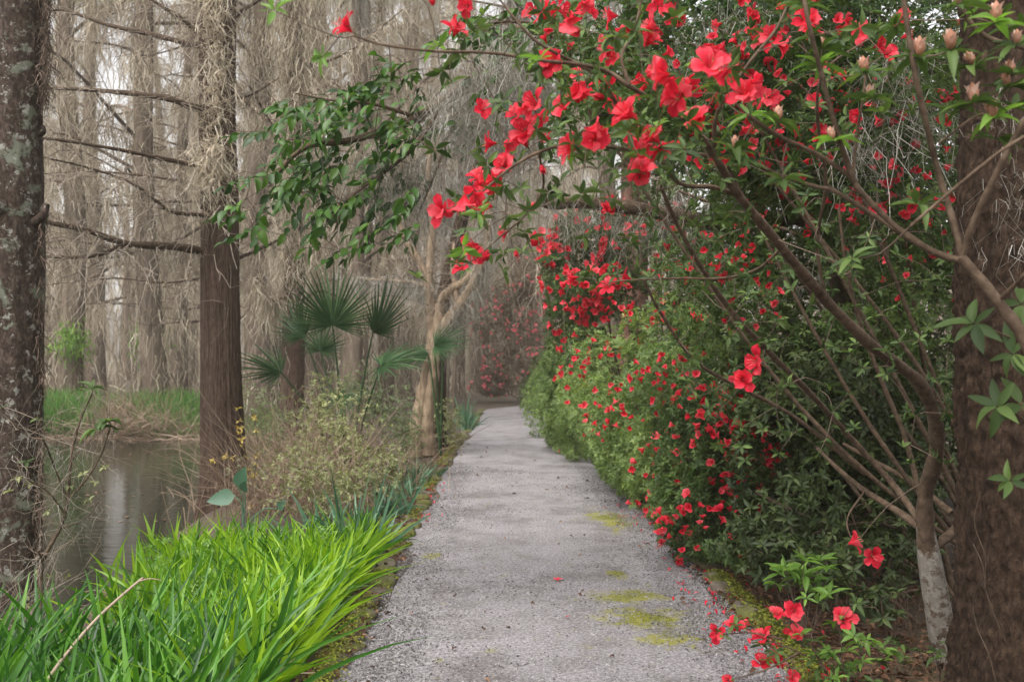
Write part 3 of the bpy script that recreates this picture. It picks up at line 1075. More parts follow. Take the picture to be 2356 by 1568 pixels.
# second trunk: fissured cypress with a beard of moss and long bare limbs
YT2 = 10.6
b0 = pt(512, 1160, YT2)
t2 = empty('bald_cypress', (b0[0], YT2, gz(b0[0], YT2) - .05), 'reddish brown fissured trunk with moss beard and bare limbs standing at the pond edge', 'tree')
P = np.array([pt(518, 1175, YT2), pt(514, 1050, YT2), pt(508, 850, YT2), pt(506, 600, YT2), pt(504, 450, YT2), pt(500, 250, YT2), pt(502, 0, YT2), pt(505, -500, YT2), pt(500, -1100, YT2)])
P[0, 2] = gz(b0[0], YT2) - .1
mb = MB()
trunk_mesh(mb, P, [.235, .225, .215, .205, .20, .19, .185, .15, .08], 150, 200, .09, 17, .9, .5, .45, 6, 9, 0.03)
mb.build('trunk', M_BARK_CYPRESS, t2)
LIMBS2 = [([(490, 585, YT2), (455, 575, YT2 - .15), (380, 565, YT2 - .4), (290, 560, YT2 - .6), (200, 530, YT2 - .8), (108, 510, YT2 - 1.0), (20, 480, YT2 - 1.2)], .052, .018),
          ([(290, 560, YT2 - .6), (230, 585, YT2 - .7), (160, 592, YT2 - .6), (60, 588, YT2 - .5)], .026, .012),
          ([(490, 260, YT2), (440, 245, YT2 - .2), (380, 225, YT2 - .3), (300, 215, YT2 - .2), (210, 207, YT2), (120, 204, YT2 + .3), (40, 215, YT2 + .4)], .045, .012),
          ([(490, 120, YT2), (450, 105, YT2 + .2), (330, 75, YT2 + .6), (250, 58, YT2 + .8), (150, 25, YT2 + 1.2), (90, 30, YT2 + 1.4)], .040, .012),
          ([(490, 395, YT2), (445, 380, YT2 - .2), (350, 360, YT2 - .6), (250, 340, YT2 - .9), (120, 320, YT2 - 1.2), (40, 316, YT2 - 1.3)], .032, .009),
          ([(500, 497, YT2 - .2), (460, 494, YT2 - .4), (395, 487, YT2 - .6), (360, 462, YT2 - .7), (300, 420, YT2 - .9), (200, 385, YT2 - 1.1), (100, 362, YT2 - 1.3)], .026, .008),
          ([(470, 90, YT2), (420, 45, YT2 - .1), (380, 20, YT2 - .2), (320, -20, YT2 - .2)], .03, .012),
          ([(440, 420, YT2 + .2), (340, 405, YT2 + .5), (220, 395, YT2 + .8), (100, 400, YT2 + 1.2)], .018, .007),
          ([(525, 52, YT2), (560, 25, YT2 + .2), (610, -10, YT2 + .3)], .030, .018),
          ([(530, 600, YT2), (570, 585, YT2 + .3), (620, 562, YT2 + .5), (662, 540, YT2 + .7)], .024, .010),
          ([(535, 230, YT2), (585, 215, YT2 + .1), (640, 180, YT2 + .2)], .016, .006),
          ([(575, 200, YT2 + .2), (610, 260, YT2 + .2), (650, 330, YT2 + .3), (670, 370, YT2 + .3)], .014, .007),
          ([(460, 640, YT2 + .2), (380, 650, YT2 + .6), (260, 640, YT2 + .9), (110, 655, YT2 + 1.2)], .014, .005)]
allC = []
for k, (lst, r0, r1) in enumerate(LIMBS2):
    allC.append(limb(t2, lst, r0, r1, M_LIMB_DARK, seed=k))
N2 = np.vstack(allC)
N2 = N2[N2[:, 0] < pt(480, 0, YT2)[0] + 2]
m_, tips2 = side_twigs(N2, 520, .75, 1.0, (-.5, 0, -.05), .25, .0055, 6, 3)
m_.build('twigs', M_TWIG_PALE, t2, kind='stuff')
m_ = MB()
n = 1000
v = np.concatenate([RNG.uniform(-120, 400, n - 400), RNG.uniform(330, 420, 400)])
u = np.interp(v, [-100, 200, 400], [496, 500, 484]) + RNG.normal(size=n) * np.interp(v, [-100, 200, 400, 470], [11, 9, 15, 10])
Pm = np.array([pt(a, b, YT2 - .215 + 0.12 * ((a - 505) / 42) ** 2 - RNG.uniform(0, .05)) for a, b in zip(u, v)])
moss_strands(m_, Pm, .26, .012, 1.8, 8, tint=RNG.uniform(.6, 1, n))
Pm = N2[RNG.integers(0, len(N2), 1500)] + RNG.normal(size=(1500, 3)) * .02
moss_strands(m_, Pm, .14, .006, .8, 5)
m_.build('spanish_moss', M_MOSS_STRAND, t2, kind='stuff')

# third trunk, farther along the bank
YT3 = 15.5
b0 = pt(672, 1050, YT3)
t3 = empty('swamp_tree', (b0[0], YT3, gz(b0[0], YT3) - .05), 'slender brown trunk hung with moss standing behind the palmetto', 'tree')
P = np.array([pt(668, 1060, YT3), pt(674, 850, YT3), pt(676, 600, YT3), pt(680, 300, YT3), pt(676, 0, YT3), pt(680, -500, YT3)])
P[0, 2] = gz(b0[0], YT3) - .1
mb = MB()
trunk_mesh(mb, P, [.20, .185, .175, .165, .155, .11], 40, 120, .08, 7, .9, .4, .4, 5, 21, .03)
mb.build('trunk', M_BARK_CYPRESS, t3)
C3 = [limb(t3, l_, .03, .008, M_BARK_LIMB, seed=3) for l_ in ([(665, 680, YT3), (620, 690, YT3 - .3), (585, 640, YT3 - .5)], [(690, 690, YT3), (740, 670, YT3 + .2), (800, 690, YT3 + .3), (900, 680, YT3 + .2), (980, 700, YT3)],
      [(690, 420, YT3), (780, 380, YT3), (850, 300, YT3)], [(660, 300, YT3), (590, 260, YT3), (540, 180, YT3)], [(690, 160, YT3), (800, 120, YT3), (930, 20, YT3)])]
C3 = np.vstack(C3)
m_, _t = side_twigs(C3, 160, .8, 1, (0, 0, -.1), .2, .006, 5, 2)
m_.build('twigs', M_TWIG_PALE, t3, kind='stuff')
m_ = MB()
n = 3400
v = RNG.uniform(-150, 640, n); u = 678 + RNG.normal(size=n) * 24
Pm = np.array([pt(a, b, YT3 - .17 - RNG.uniform(-.1, .08)) for a, b in zip(u, v)])
moss_strands(m_, Pm, .55, .011, .55, 6)
Pm = C3[RNG.integers(0, len(C3), 2500)]
moss_strands(m_, Pm, .55, .011, .55, 6)
m_.build('spanish_moss', M_MOSS_STRAND, t3, kind='stuff')


# ------------------------------------------------------------------ swamp trees across the pond
def swamp_proto(seed, H, R, nl, moss, wide):
    """Meshes of one moss-draped tree standing at the origin: trunk, branches, moss."""
    global RNG
    keep = RNG
    RNG = np.random.default_rng(seed)
    a = MB()
    lean = RNG.normal(size=2) * 0.5
    z = np.array([-.5, 1, H * .25, H * .5, H * .75, H])
    P = np.stack([lean[0] * (z / H) ** 2 + RNG.normal(size=6) * .1, lean[1] * (z / H) ** 2 + RNG.normal(size=6) * .1, z], 1)
    Pc, Rc = trunk_mesh(a, P, R * np.array([1.35, 1.1, .9, .75, .5, .15]), 18, 40, .10, 6, .35, .7, 1.0, 6, seed)
    tr = a.mesh('trunk', M_BARK_SWAMP)
    b = MB(); c = MB()
    nodes = []
    for k in range(nl):
        h = H * (0.14 + 0.84 * (k + RNG.random()) / nl)
        i = int(np.argmin(abs(Pc[:, 2] - h)))
        an = RNG.uniform(0, 2 * math.pi)
        ln = wide * RNG.uniform(.5, 1.2) * (1.15 - .6 * h / H)
        e = Pc[i] + np.array((math.cos(an) * ln, math.sin(an) * ln, ln * RNG.uniform(-.12, .30)))
        m = (Pc[i] + e) / 2 + RNG.normal(size=3) * .12 * ln + np.array((0, 0, .12 * ln))
        C = spline(np.array([Pc[i], m, e]), 9)
        tube(b, C, np.linspace(.055, .012, 9) * (R / .28), 5, RNG.random(), 0)
        nodes.append(C)
        for f in range(3):
            s = C[RNG.integers(3, 9)]
            e2 = s + rand_dir(1)[0] * ln * .45 * np.array((1, 1, .5))
            C2 = spline(np.array([s, (s + e2) / 2 + RNG.normal(size=3) * .06 * ln, e2]), 6)
            tube(b, C2, np.linspace(.018, .007, 6), 4, RNG.random(), 0)
            nodes.append(C2)
    nodes = np.vstack(nodes)
    br = b.mesh('branches', M_TWIG)
    # moss hangs in bunches
    bun = nodes[RNG.integers(0, len(nodes), moss // 16)]
    P = np.repeat(bun, 16, 0) + RNG.normal(size=(len(bun) * 16, 3)) * (.13, .13, .10)
    Lb = np.repeat(RNG.uniform(.5, 2.1, len(bun)), 16)
    tb = np.clip(np.repeat(RNG.random(len(bun)), 16) * .8 + RNG.random(len(P)) * .3 - .05, 0, 1)
    D = unit(np.array((0, 0, -1.0)) + RNG.normal(size=P.shape) * (.14, .14, .05))
    ribbons(c, P, D, Lb * RNG.uniform(.3, 1.15, len(P)), RNG.uniform(.008, .028, len(P)), 6, 0, .48, None, tb, 0, .12)
    n = moss // 4                                                # sheath on the trunk
    i = RNG.integers(4, len(Pc), n)
    an = RNG.uniform(0, 6.28, n)
    P = Pc[i] + np.stack([np.cos(an), np.sin(an), 0 * an], 1) * (Rc[i] * RNG.uniform(.95, 1.6, n))[:, None]
    D = unit(np.array((0, 0, -1.0)) + RNG.normal(size=P.shape) * (.1, .1, .02))
    ribbons(c, P, D, RNG.uniform(.3, 1.1, n), RNG.uniform(.010, .03, n), 5, 0, .45, None, RNG.random(n), 0, .12)
    ms = c.mesh('spanish_moss', M_MOSS_STRAND)
    RNG = keep
    return tr, br, ms


PROTO = [swamp_proto(100 + k, h, r, nl, ms, w) for k, (h, r, nl, ms, w) in enumerate([(19, .30, 26, 4200, 3.0), (22, .26, 30, 4800, 3.4), (17, .22, 24, 3600, 2.6), (21, .34, 28, 4600, 3.2), (15, .16, 22, 3000, 2.2)])]


def swamp_tree(x, y, k, s, rz, label, group):
    z = gz(x, y)
    e = empty('swamp_tree', (x, y, z), label, 'tree', group)
    c, q = math.cos(rz), math.sin(rz)
    for nm, me in zip(('trunk', 'branches', 'spanish_moss'), PROTO[k]):
        o = put(nm, me, e, mat4((x, y, z), (c, q, 0), (-q, c, 0), (0, 0, 1), s))
        if nm != 'trunk':
            o['kind'] = 'stuff'
    return e


rr = random.Random(5)
ORD = ('first', 'second', 'third', 'fourth', 'fifth', 'sixth', 'seventh', 'eighth', 'ninth', 'tenth', 'eleventh', 'twelfth')
spots = []
for (u, y) in ((150, 26), (345, 24.5), (405, 33), (590, 23.5), (635, 31), (735, 27), (822, 22), (875, 29), (930, 34), (1060, 36), (1105, 42), (1180, 38), (60, 33), (-60, 27), (-150, 36), (210, 40), (480, 38),
               (560, 45), (700, 42), (790, 48), (1000, 50), (1140, 55), (1235, 48), (380, 50), (110, 47), (-20, 52), (440, 55), (620, 58), (890, 60), (1300, 56), (1400, 48), (180, 58), (1080, 62), (1500, 60), (760, 36), (1390, 27), (1330, 40), (1230, 64), (960, 44)):
    spots.append(((u - 1178) * y / FOC, y))
for i, (x, y) in enumerate(spots):
    if 1178 + x * FOC / y > 1300 and y < 32:
        lab, grp = 'moss-draped tree behind the tall red azalea right of the path bend', None
    elif y < 32 and 0 < 1178 + x * FOC / y:
        lab, grp = 'moss-draped tree just across the pond, %s from the left of those on the far bank' % ORD[sorted(q[0] / q[1] for q in spots if q[1] < 32 and 0 < 1178 + q[0] * FOC / q[1] < 1300).index(x / y)], 'trees on the far bank of the pond'
    else:
        lab, grp = 'grey moss-draped tree deep in the swamp woods behind', 'trees deep in the swamp woods'
    swamp_tree(x, y, i % 5, rr.uniform(.85, 1.15), rr.uniform(0, 6.28), lab, grp)

# the far wood that closes the view
mb = MB()
n = 330
x = RNG.uniform(-75, 60, n); y = RNG.uniform(64, 110, n)
for k in range(n):
    h = RNG.uniform(9, 18)
    P = np.array([(x[k], y[k], -.5), (x[k] + RNG.normal() * .3, y[k], h * .5), (x[k] + RNG.normal() * .8, y[k], h)])
    tube(mb, P, np.array([.34, .24, .06]) * RNG.uniform(.5, 1.2), 6, RNG.random(), 0, cap=False)
n = 15000
P = np.stack([RNG.uniform(-80, 65, n), RNG.uniform(60, 105, n), 1 + 14 * RNG.random(n) ** 1.1], 1)
ribbons(mb, P, unit(np.array((0, 0, -1.0)) + RNG.normal(size=P.shape) * (.12, .12, .03)), RNG.uniform(1, 3.8, n), RNG.uniform(.05, .16, n), 4, 0, .16, None, RNG.random(n), 1, .2)
n = 5000                                                        # brush along the forest floor
P = np.stack([RNG.uniform(-60, 50, n), RNG.uniform(40, 100, n), np.full(n, -.1)], 1)
ribbons(mb, P, unit(np.array((0, 0, 1.0)) + RNG.normal(size=P.shape) * .35), RNG.uniform(.5, 2.2, n), RNG.uniform(.03, .08, n), 3, .2, .2, None, RNG.random(n), 1, .2)
tag(mb.build('distant_woods', [M_TWIG, M_MOSS_STRAND]), 'pale far swamp woods closing the view behind the trees', None, None, 'stuff')

# ------------------------------------------------------------------ far bank of the pond
M_BANK = leaf_mat('bank_reed', [(0.02, 0.075, 0.015), (0.065, 0.18, 0.03), (0.16, 0.31, 0.07)], 0.5, 0.35, 0.3)
mb = MB()
n = 8000
u = np.concatenate([RNG.uniform(60, 200, n // 3), RNG.uniform(310, 470, n // 3), RNG.uniform(-100, 640, n - 2 * (n // 3))])
y = RNG.uniform(21.6, 24.5, n)
x = (u - 1178) * y / FOC
P = np.stack([x, y, ground_z(x, y) - .03], 1)
ribbons(mb, P, unit(np.array((0, 0, 1.0)) + RNG.normal(size=P.shape) * .22), RNG.uniform(.5, 1.15, n), RNG.uniform(.014, .03, n), 4, .15, .05, None, RNG.random(n), 0, .1)
tag(mb.build('bank_grass', M_BANK), 'band of green reeds along the far bank of the pond', None, None, 'stuff')
mb = MB()
n = 1500
u = RNG.normal(size=n) * 80 + 290; y = RNG.uniform(21.2, 23.2, n)
x = (u - 1178) * y / FOC
P = np.stack([x, y, np.maximum(ground_z(x, y), -.36) + RNG.random(n) * .3], 1)
D = unit(np.stack([RNG.normal(size=n), RNG.normal(size=n) * .5, np.abs(RNG.normal(size=n)) * .7], 1))
ribbons(mb, P, D, RNG.uniform(.4, 1.5, n), RNG.uniform(.008, .022, n), 4, .2, .12, None, RNG.random(n), 0, .3)
n = 1100
u = RNG.uniform(90, 640, n); y = RNG.uniform(21.0, 22.4, n); x = (u - 1178) * y / FOC
P = np.stack([x, y, np.maximum(ground_z(x, y), -.36) + .02], 1)
D = unit(np.stack([RNG.normal(size=n), RNG.normal(size=n) * .5, np.abs(RNG.normal(size=n)) * .25], 1))
ribbons(mb, P, D, RNG.uniform(.2, .8, n), RNG.uniform(.008, .02, n), 3, .2, .12, None, RNG.random(n), 0, .3)
tag(mb.build('dead_brush', M_REED), 'tangle of dead pale stems heaped on the far bank', None, None, 'stuff')
for (u, v, y, lab) in ((165, 780, 25.5, 'yellow green leafy sapling on the far bank left of the pond'), (340, 775, 26.5, 'yellow green leafy sapling beyond the dead brush heap')):
    c = pt(u, v, y)
    s = empty('young_willow', (c[0], y, gz(c[0], y)), lab, 'tree')
    m_ = MB()
    tube(m_, spline(np.array([(c[0], y, gz(c[0], y)), (c[0] + .1, y, .8), c + (0, 0, .5)]), 8), np.linspace(.04, .01, 8), 6, .5)
    m_.build('trunk', M_BARK_LIMB, s)
    m_ = MB()
    n = 420
    P = c + RNG.normal(size=(n, 3)) * (.20, .25, .26)
    D = unit(RNG.normal(size=P.shape) * .5 + np.array((0, 0, -1)))
    X, Y, Z = frames(D, rand_dir(n))
    L = RNG.uniform(.12, .3, n)
    scatter(m_, LEAF4_V, LEAF4_F, P, X, Y, Z, np.stack([L * .22, L, L], 1), RNG.random(n))
    m_.build('crown', M_AZ_NEW, s, kind='stuff')

# ------------------------------------------------------------------ tan multi-stemmed tree left of the path
YC = 14.6
b0 = pt(972, 1038, YC)
cm = empty('crape_myrtle', (b0[0], YC, 0), 'smooth tan multi-stemmed tree with forking limbs at the left edge of the path', 'tree')
SH = lambda l_: [(a, b, YC + c) for a, b, c in l_]
limb(cm, SH([(962, 1050, 0), (962, 980, 0), (975, 900, .0), (994, 810, .05), (996, 740, .05), (988, 670, 0)]), .13, .08, M_BARK_TAN, sides=16, name='trunk', n=50, rough=.22, seed=1)
limb(cm, SH([(988, 1045, -.05), (985, 960, -.1), (998, 860, -.14), (1006, 770, -.12), (1012, 700, -.05)]), .10, .07, M_BARK_TAN, sides=14, name='trunk', n=50, rough=.2, seed=2)
limb(cm, SH([(950, 1045, -.02), (958, 960, .1), (985, 860, .13), (1010, 760, .1), (1022, 690, .1)]), .085, .06, M_BARK_TAN, sides=12, name='trunk', n=50, rough=.2, seed=4)
cl = []
for k, (l_, r0, r1, mt) in enumerate((
        (SH([(990, 700, 0), (982, 650, 0), (968, 610, 0), (948, 575, 0), (932, 552, 0), (915, 500, 0)]), .065, .03, M_BARK_TAN),
        (SH([(990, 690, 0), (986, 640, 0), (990, 590, .1), (995, 520, .1), (985, 430, .1), (990, 330, .1)]), .06, .03, M_BARK_TAN),
        (SH([(1012, 740, 0), (1018, 690, -.1), (1040, 664, -.1), (1072, 645, -.1), (1098, 605, -.1), (1120, 520, -.1), (1150, 420, -.1)]), .07, .035, M_BARK_TAN),
        (SH([(1004, 810, 0), (1030, 742, -.1), (1060, 700, -.15), (1088, 655, -.15), (1108, 615, -.2), (1122, 560, -.2), (1128, 480, -.2)]), .10, .05, M_BARK_TAN),
        (SH([(985, 665, 0), (950, 650, .1), (890, 645, .3), (820, 640, .5)]), .03, .012, M_BARK_TAN),
        (SH([(1050, 700, -.15), (1048, 660, -.1), (1040, 620, 0), (1045, 560, .1)]), .04, .02, M_BARK_TAN))):
    cl.append(limb(cm, l_, r0 * 1.15, r1 * 1.1, mt, sides=9, rough=.2, seed=k + 5))
cl = np.vstack(cl)
m_, _t = side_twigs(cl, 150, .8, 1, (0, 0, .2), .1, .006, 5, 3)
m_.build('twigs', M_TWIG_PALE, cm, kind='stuff')
m_ = MB()
Pm = cl[RNG.integers(len(cl) * 5 // 10, len(cl) * 9 // 10, 2800)] + RNG.normal(size=(2800, 3)) * .05
moss_strands(m_, Pm, .32, .007, .9, 6)
m_.build('spanish_moss', M_MOSS_NEAR, cm, kind='stuff')

for (lst, r, lab, nm) in (([(1004, 1030, 16), (1010, 850, 16), (1014, 720, 16), (1040, 600, 16), (1072, 470, 16), (1110, 360, 16), (1160, 200, 16), (1190, -100, 16)], .12, 'dark trunk standing directly behind the tan multi-stemmed tree', 0),
                          ([(1024, 1010, 20), (1028, 850, 20), (1030, 650, 20), (1020, 300, 20)], .06, 'thin trunk, left of the two slender ones beyond the tan tree', 1),
                          ([(1042, 1000, 21.5), (1046, 850, 21.5), (1052, 650, 21.5), (1060, 300, 21.5)], .055, 'thin trunk, right of the two slender ones beyond the tan tree', 2),
                          ([(820, 1000, 18.5), (822, 800, 18.5), (826, 500, 18.5), (820, 100, 18.5), (825, -200, 18.5)], .105, 'thin grey brown trunk standing right behind the palmetto fan', 3),
                          ([(1462, 900, 14), (1458, 600, 14), (1462, 200, 14), (1470, -200, 14), (1480, -700, 14)], .20, 'thick reddish trunk rising behind the red flower arch', 4),
                          ([(1950, 1180, 9.5), (1950, 900, 9.5), (1945, 650, 9.5), (1935, 300, 9.5), (1940, -300, 9.5)], .17, 'dark trunk deep in the shade behind the right azaleas', 5)):
    P = pts(lst)
    P[0, 2] = gz(P[0, 0], P[0, 1]) - .05
    e = empty('slender_tree', P[0], lab, 'tree')
    m_ = MB()
    trunk_mesh(m_, P, np.linspace(r * 1.1, r * .75, len(P)), 20, 60, .07, 5, .8, .4, .4, 5, 31 + nm)
    m_.build('trunk', M_BARK_RED if nm == 4 else (M_BARK_DARK if nm in (0, 5) else M_BARK_SWAMP), e)
    C = []
    for q in range(4):
        s = P[-2] * (.3 + .15 * q) + P[-1] * (.7 - .15 * q) if nm < 4 else P[2] * (1 - .2 * q) + P[3] * .2 * q
        C.append(limb(e, np.array([s, s + (RNG.normal() * .6, RNG.normal() * .4, .3), s + (RNG.normal() * 1.4, RNG.normal(), .9)]), r * .3, .012, M_BARK_LIMB))
    C = np.vstack(C)
    m_ = MB()
    nn = 1200
    moss_strands(m_, C[RNG.integers(0, len(C), nn)], .6, .011, .6, 6)
    m_.build('spanish_moss', M_MOSS_NEAR, e, kind='stuff')


# ------------------------------------------------------------------ palmettos
def leaflet_mesh(k):
    t = np.array([0, .18, .36, .6, .8, 1.0])
    w = np.array([.004, .030, .040, .032, .018, .002]) * 1.25
    dr = (0, .10, .28)[k]
    V = []
    for i in range(6):
        z = -dr * t[i] ** 2.5
        V += [(-w[i], t[i], z + w[i] * .7), (0, t[i], z), (w[i], t[i], z + w[i] * .7)]
    F = []
    for i in range(5):
        a = i * 3
        F += [(a, a + 1, a + 4, a + 3), (a + 1, a + 2, a + 5, a + 4)]
    m = MB(); m.add(np.array(V), np.array(F), .3 + .2 * k)
    return m.mesh('leaflet', M_PALM)


LEAFLET = [leaflet_mesh(k) for k in range(3)]


def frond(root, base, hub, length, mid, face, span, n):
    """hub: where the fan opens; mid: direction of its middle leaflet; face: the way the blade looks."""
    mid, face = unit(np.array(mid, float)), np.array(face, float)
    face = unit(face - mid * np.dot(face, mid))
    side = np.cross(mid, face)
    m_ = MB()
    md = (base + hub) / 2 + np.array((0, 0, .12)) + (hub - base) * .05
    C = spline(np.array([base, md, hub, hub + mid * length * .10]), 14)
    tube(m_, C, np.linspace(.016, .007, 14), 6, .35)
    f = m_.build('frond', M_PALM, root)
    for i in range(n):
        s = -1 + 2 * i / (n - 1)
        a = math.radians(span) * s + random.uniform(-.02, .02)
        d = mid * math.cos(a) + side * math.sin(a) + face * 0.22 * (abs(s) ** 1.5) + face * random.uniform(-.05, .05)
        L = length * (1 - .48 * abs(s) ** 1.5) * random.uniform(.92, 1.06)
        X, Y, Z = frames(d[None], face[None])
        wx = .36 * L * math.radians(span) / n * 1.12 / .05
        put('leaflet', LEAFLET[0 if random.random() < .55 else random.choice((1, 2))], f, mat4(hub + d * .01, X[0], Y[0], Z[0], (wx, L, L)))


YP = 11.8
b0 = pt(800, 1085, YP)
pm = empty('palmetto', (b0[0], YP, gz(b0[0], YP)), 'dark green fan palmetto with upright fronds in the tangle left of the path', 'palm')
B = np.array((b0[0], YP, gz(b0[0], YP)))
frond(pm, B, pt(765, 748, YP - .3), .80, (-.03, .05, 1), (.35, -1, .15), 115, 40)
frond(pm, B, pt(858, 765, YP), .78, (.45, .15, .9), (.75, -.55, -.25), 75, 26)
frond(pm, B, pt(648, 858, YP - .4), .60, (-.85, -.1, .35), (.25, -.7, .6), 80, 28)
frond(pm, B, pt(878, 842, YP - .5), .62, (.75, -.1, .30), (.1, -.45, .9), 115, 32)
frond(pm, B, pt(738, 808, YP + .2), .42, (.2, .3, .8), (.1, -1, .3), 120, 28)
frond(pm, B, pt(700, 775, YP + .5), .62, (-.55, .3, .8), (-.5, -.8, .2), 80, 26)
frond(pm, B, pt(790, 900, YP - .5), .50, (.1, -.6, -.5), (.1, -.8, .6), 60, 18)
YP2 = 14.0
b0 = pt(1010, 1000, YP2)
pm2 = empty('palmetto', (b0[0], YP2, 0), 'dark fan palmetto spreading behind the tan multi-stemmed trunk', 'palm')
B = np.array((b0[0], YP2 + .3, 0))
frond(pm2, B, pt(1000, 795, YP2), .60, (.85, -.2, .15), (.1, -.8, .7), 95, 30)
frond(pm2, B, pt(985, 815, YP2 + .4), .55, (-.8, 0, -.2), (-.1, -.7, .8), 70, 22)
frond(pm2, B, pt(1020, 760, YP2 + .5), .5, (.5, .2, .8), (.3, -.9, .2), 70, 20)


# ------------------------------------------------------------------ shrubs
def shrub(name, label, cat, base, lobes, n_whorl, nleaf, L, mat, leafobjs=None, n_obj=0, stems=(), n_tips=160, group=None, width=.42, gap=-.25, gapscale=2.2,
          twigmat=None, inner=.35, up=.5, spread=.85, lowz=.06, twig_r=.008, bark=None, clear_path=True, stem_r=.022):
    root = empty(name, base, label, cat, group)
    lob = np.array(lobes, float)
    vol = (lob[:, 3] * lob[:, 4] * lob[:, 5]) ** (2 / 3)
    i = RNG.choice(len(lob), int(n_whorl * 2.2), p=vol / vol.sum())
    d = rand_dir(len(i))
    rad = 1 - inner * RNG.random(len(i)) ** 1.6
    bumpy = 1 + .42 * fbm(d * 2.6 + i[:, None] * 3.1, 8, 3)
    C = lob[i, :3] + d * lob[i, 3:] * (rad * bumpy)[:, None]
    ok = (C[:, 2] > lowz + ground_z(C[:, 0], C[:, 1])) & (fbm(C * gapscale, 23, 3) > gap)
    if clear_path:
        ok &= (np.abs(C[:, 0] - path_mid(C[:, 1])) > 0.92 - .55 * np.clip(C[:, 2], 0, 1.2)) | (C[:, 2] > 2.3)
    C, d = C[ok][:n_whorl], d[ok][:n_whorl]
    A = unit(d * .6 + np.array((0, 0, up)) + RNG.normal(size=C.shape) * .35)
    Pl, D, U, Ls, w = whorls(C, A, nleaf, L, spread)
    tw = fbm(C * 1.6, 77, 2) * .5 + .45 + RNG.normal(size=len(C)) * .12
    tint = np.clip(tw[w] + RNG.normal(size=len(Pl)) * .12, 0, 1)
    use = np.zeros(len(Pl), bool)
    if n_obj:
        dist = np.linalg.norm(Pl - CAMP, axis=1)
        dist[~in_view(Pl, 0)] = 1e9
        use[np.argsort(dist)[:n_obj]] = True
        put_leaves(root, leafobjs, Pl[use], D[use], U[use], Ls[use] * 1.05)
    X, Y, Z = frames(D[~use], U[~use])
    m_ = MB()
    l_ = Ls[~use]
    scatter(m_, LEAF4_V, LEAF4_F, Pl[~use], X, Y, Z, np.stack([l_ * width, l_, l_], 1), tint[~use])
    m_.build('foliage', mat, root, kind='stuff')
    # stems and twigs
    nodes = [np.asarray(base, float) + (0, 0, .05)]
    for k, st in enumerate(stems if len(stems) else [None] * min(len(lob), 5)):
        if st is None:
            c = lob[k, :3]
            b_ = np.asarray(base, float) + np.array((RNG.normal() * .12, RNG.normal() * .12, 0))
            b_[2] = gz(b_[0], b_[1]) - .03
            st = np.array([b_, (b_ + c) / 2 + RNG.normal(size=3) * .12, c + RNG.normal(size=3) * .1 + (0, 0, lob[k, 5] * .4)])
        Cc = limb(root, np.asarray(st), stem_r, stem_r * .4, bark or M_BARK_LIMB, n=14, sides=7, seed=k)
        nodes += list(Cc)
    if n_tips:
        sel = RNG.choice(len(C), min(n_tips, len(C)), replace=False)
        m_ = MB()
        twig_net(m_, nodes, C[sel], twig_r, .0018)
        m_.build('twigs', twigmat or M_TWIG, root, kind='stuff')
    return root, C, A


def strew_flowers(root, C, A, n, size, meshes, region=None, bias=None, out=.03, seed=0):
    """Flowers on whorls that face the viewer, gathered in loose clusters."""
    view = unit(CAMP - C)
    s = fbm(C * 2.0 + seed * 5.3, 41 + seed, 2) + .4 * np.sum(A * view, axis=1) + RNG.random(len(C)) * .55
    if region is not None:
        s = s + region(C)
    s[~in_view(C, 0)] = -9
    uu, vv = 1178 + C[:, 0] * FOC / C[:, 1], 820 - (C[:, 2] - EYE) * FOC / C[:, 1]
    key = (uu // 26).astype(int) * 1000 + (vv // 26).astype(int)
    o_ = np.lexsort((C[:, 1], key))
    first = np.r_[True, key[o_][1:] != key[o_][:-1]]
    near = np.zeros(len(C)); near[o_] = C[o_, 1][np.maximum.accumulate(np.where(first, np.arange(len(C)), 0))]
    s = s - 2.5 * np.clip((C[:, 1] - near - .05) / .2, 0, 1)
    pick = np.argsort(-s)[:n]
    for q in pick:
        ax = unit(A[q] * .6 + view[q] * .35 + RNG.normal(size=3) * .75)
        z = ax
        x = unit(np.cross(RNG.normal(size=3), z))
        put('flower', meshes[int(RNG.integers(len(meshes)))], root, mat4(C[q] + view[q] * out, x, np.cross(z, x), z, size * RNG.uniform(.7, 1.2) * np.array((RNG.uniform(.8, 1.1), RNG.uniform(.8, 1.1), RNG.uniform(.8, 1.3)))))


# pale-green flowering azalea in the middle of the right hedge
def lobe(u, v, y, rx, ry, rz):
    return (*pt(u, v, y), rx, ry, rz)


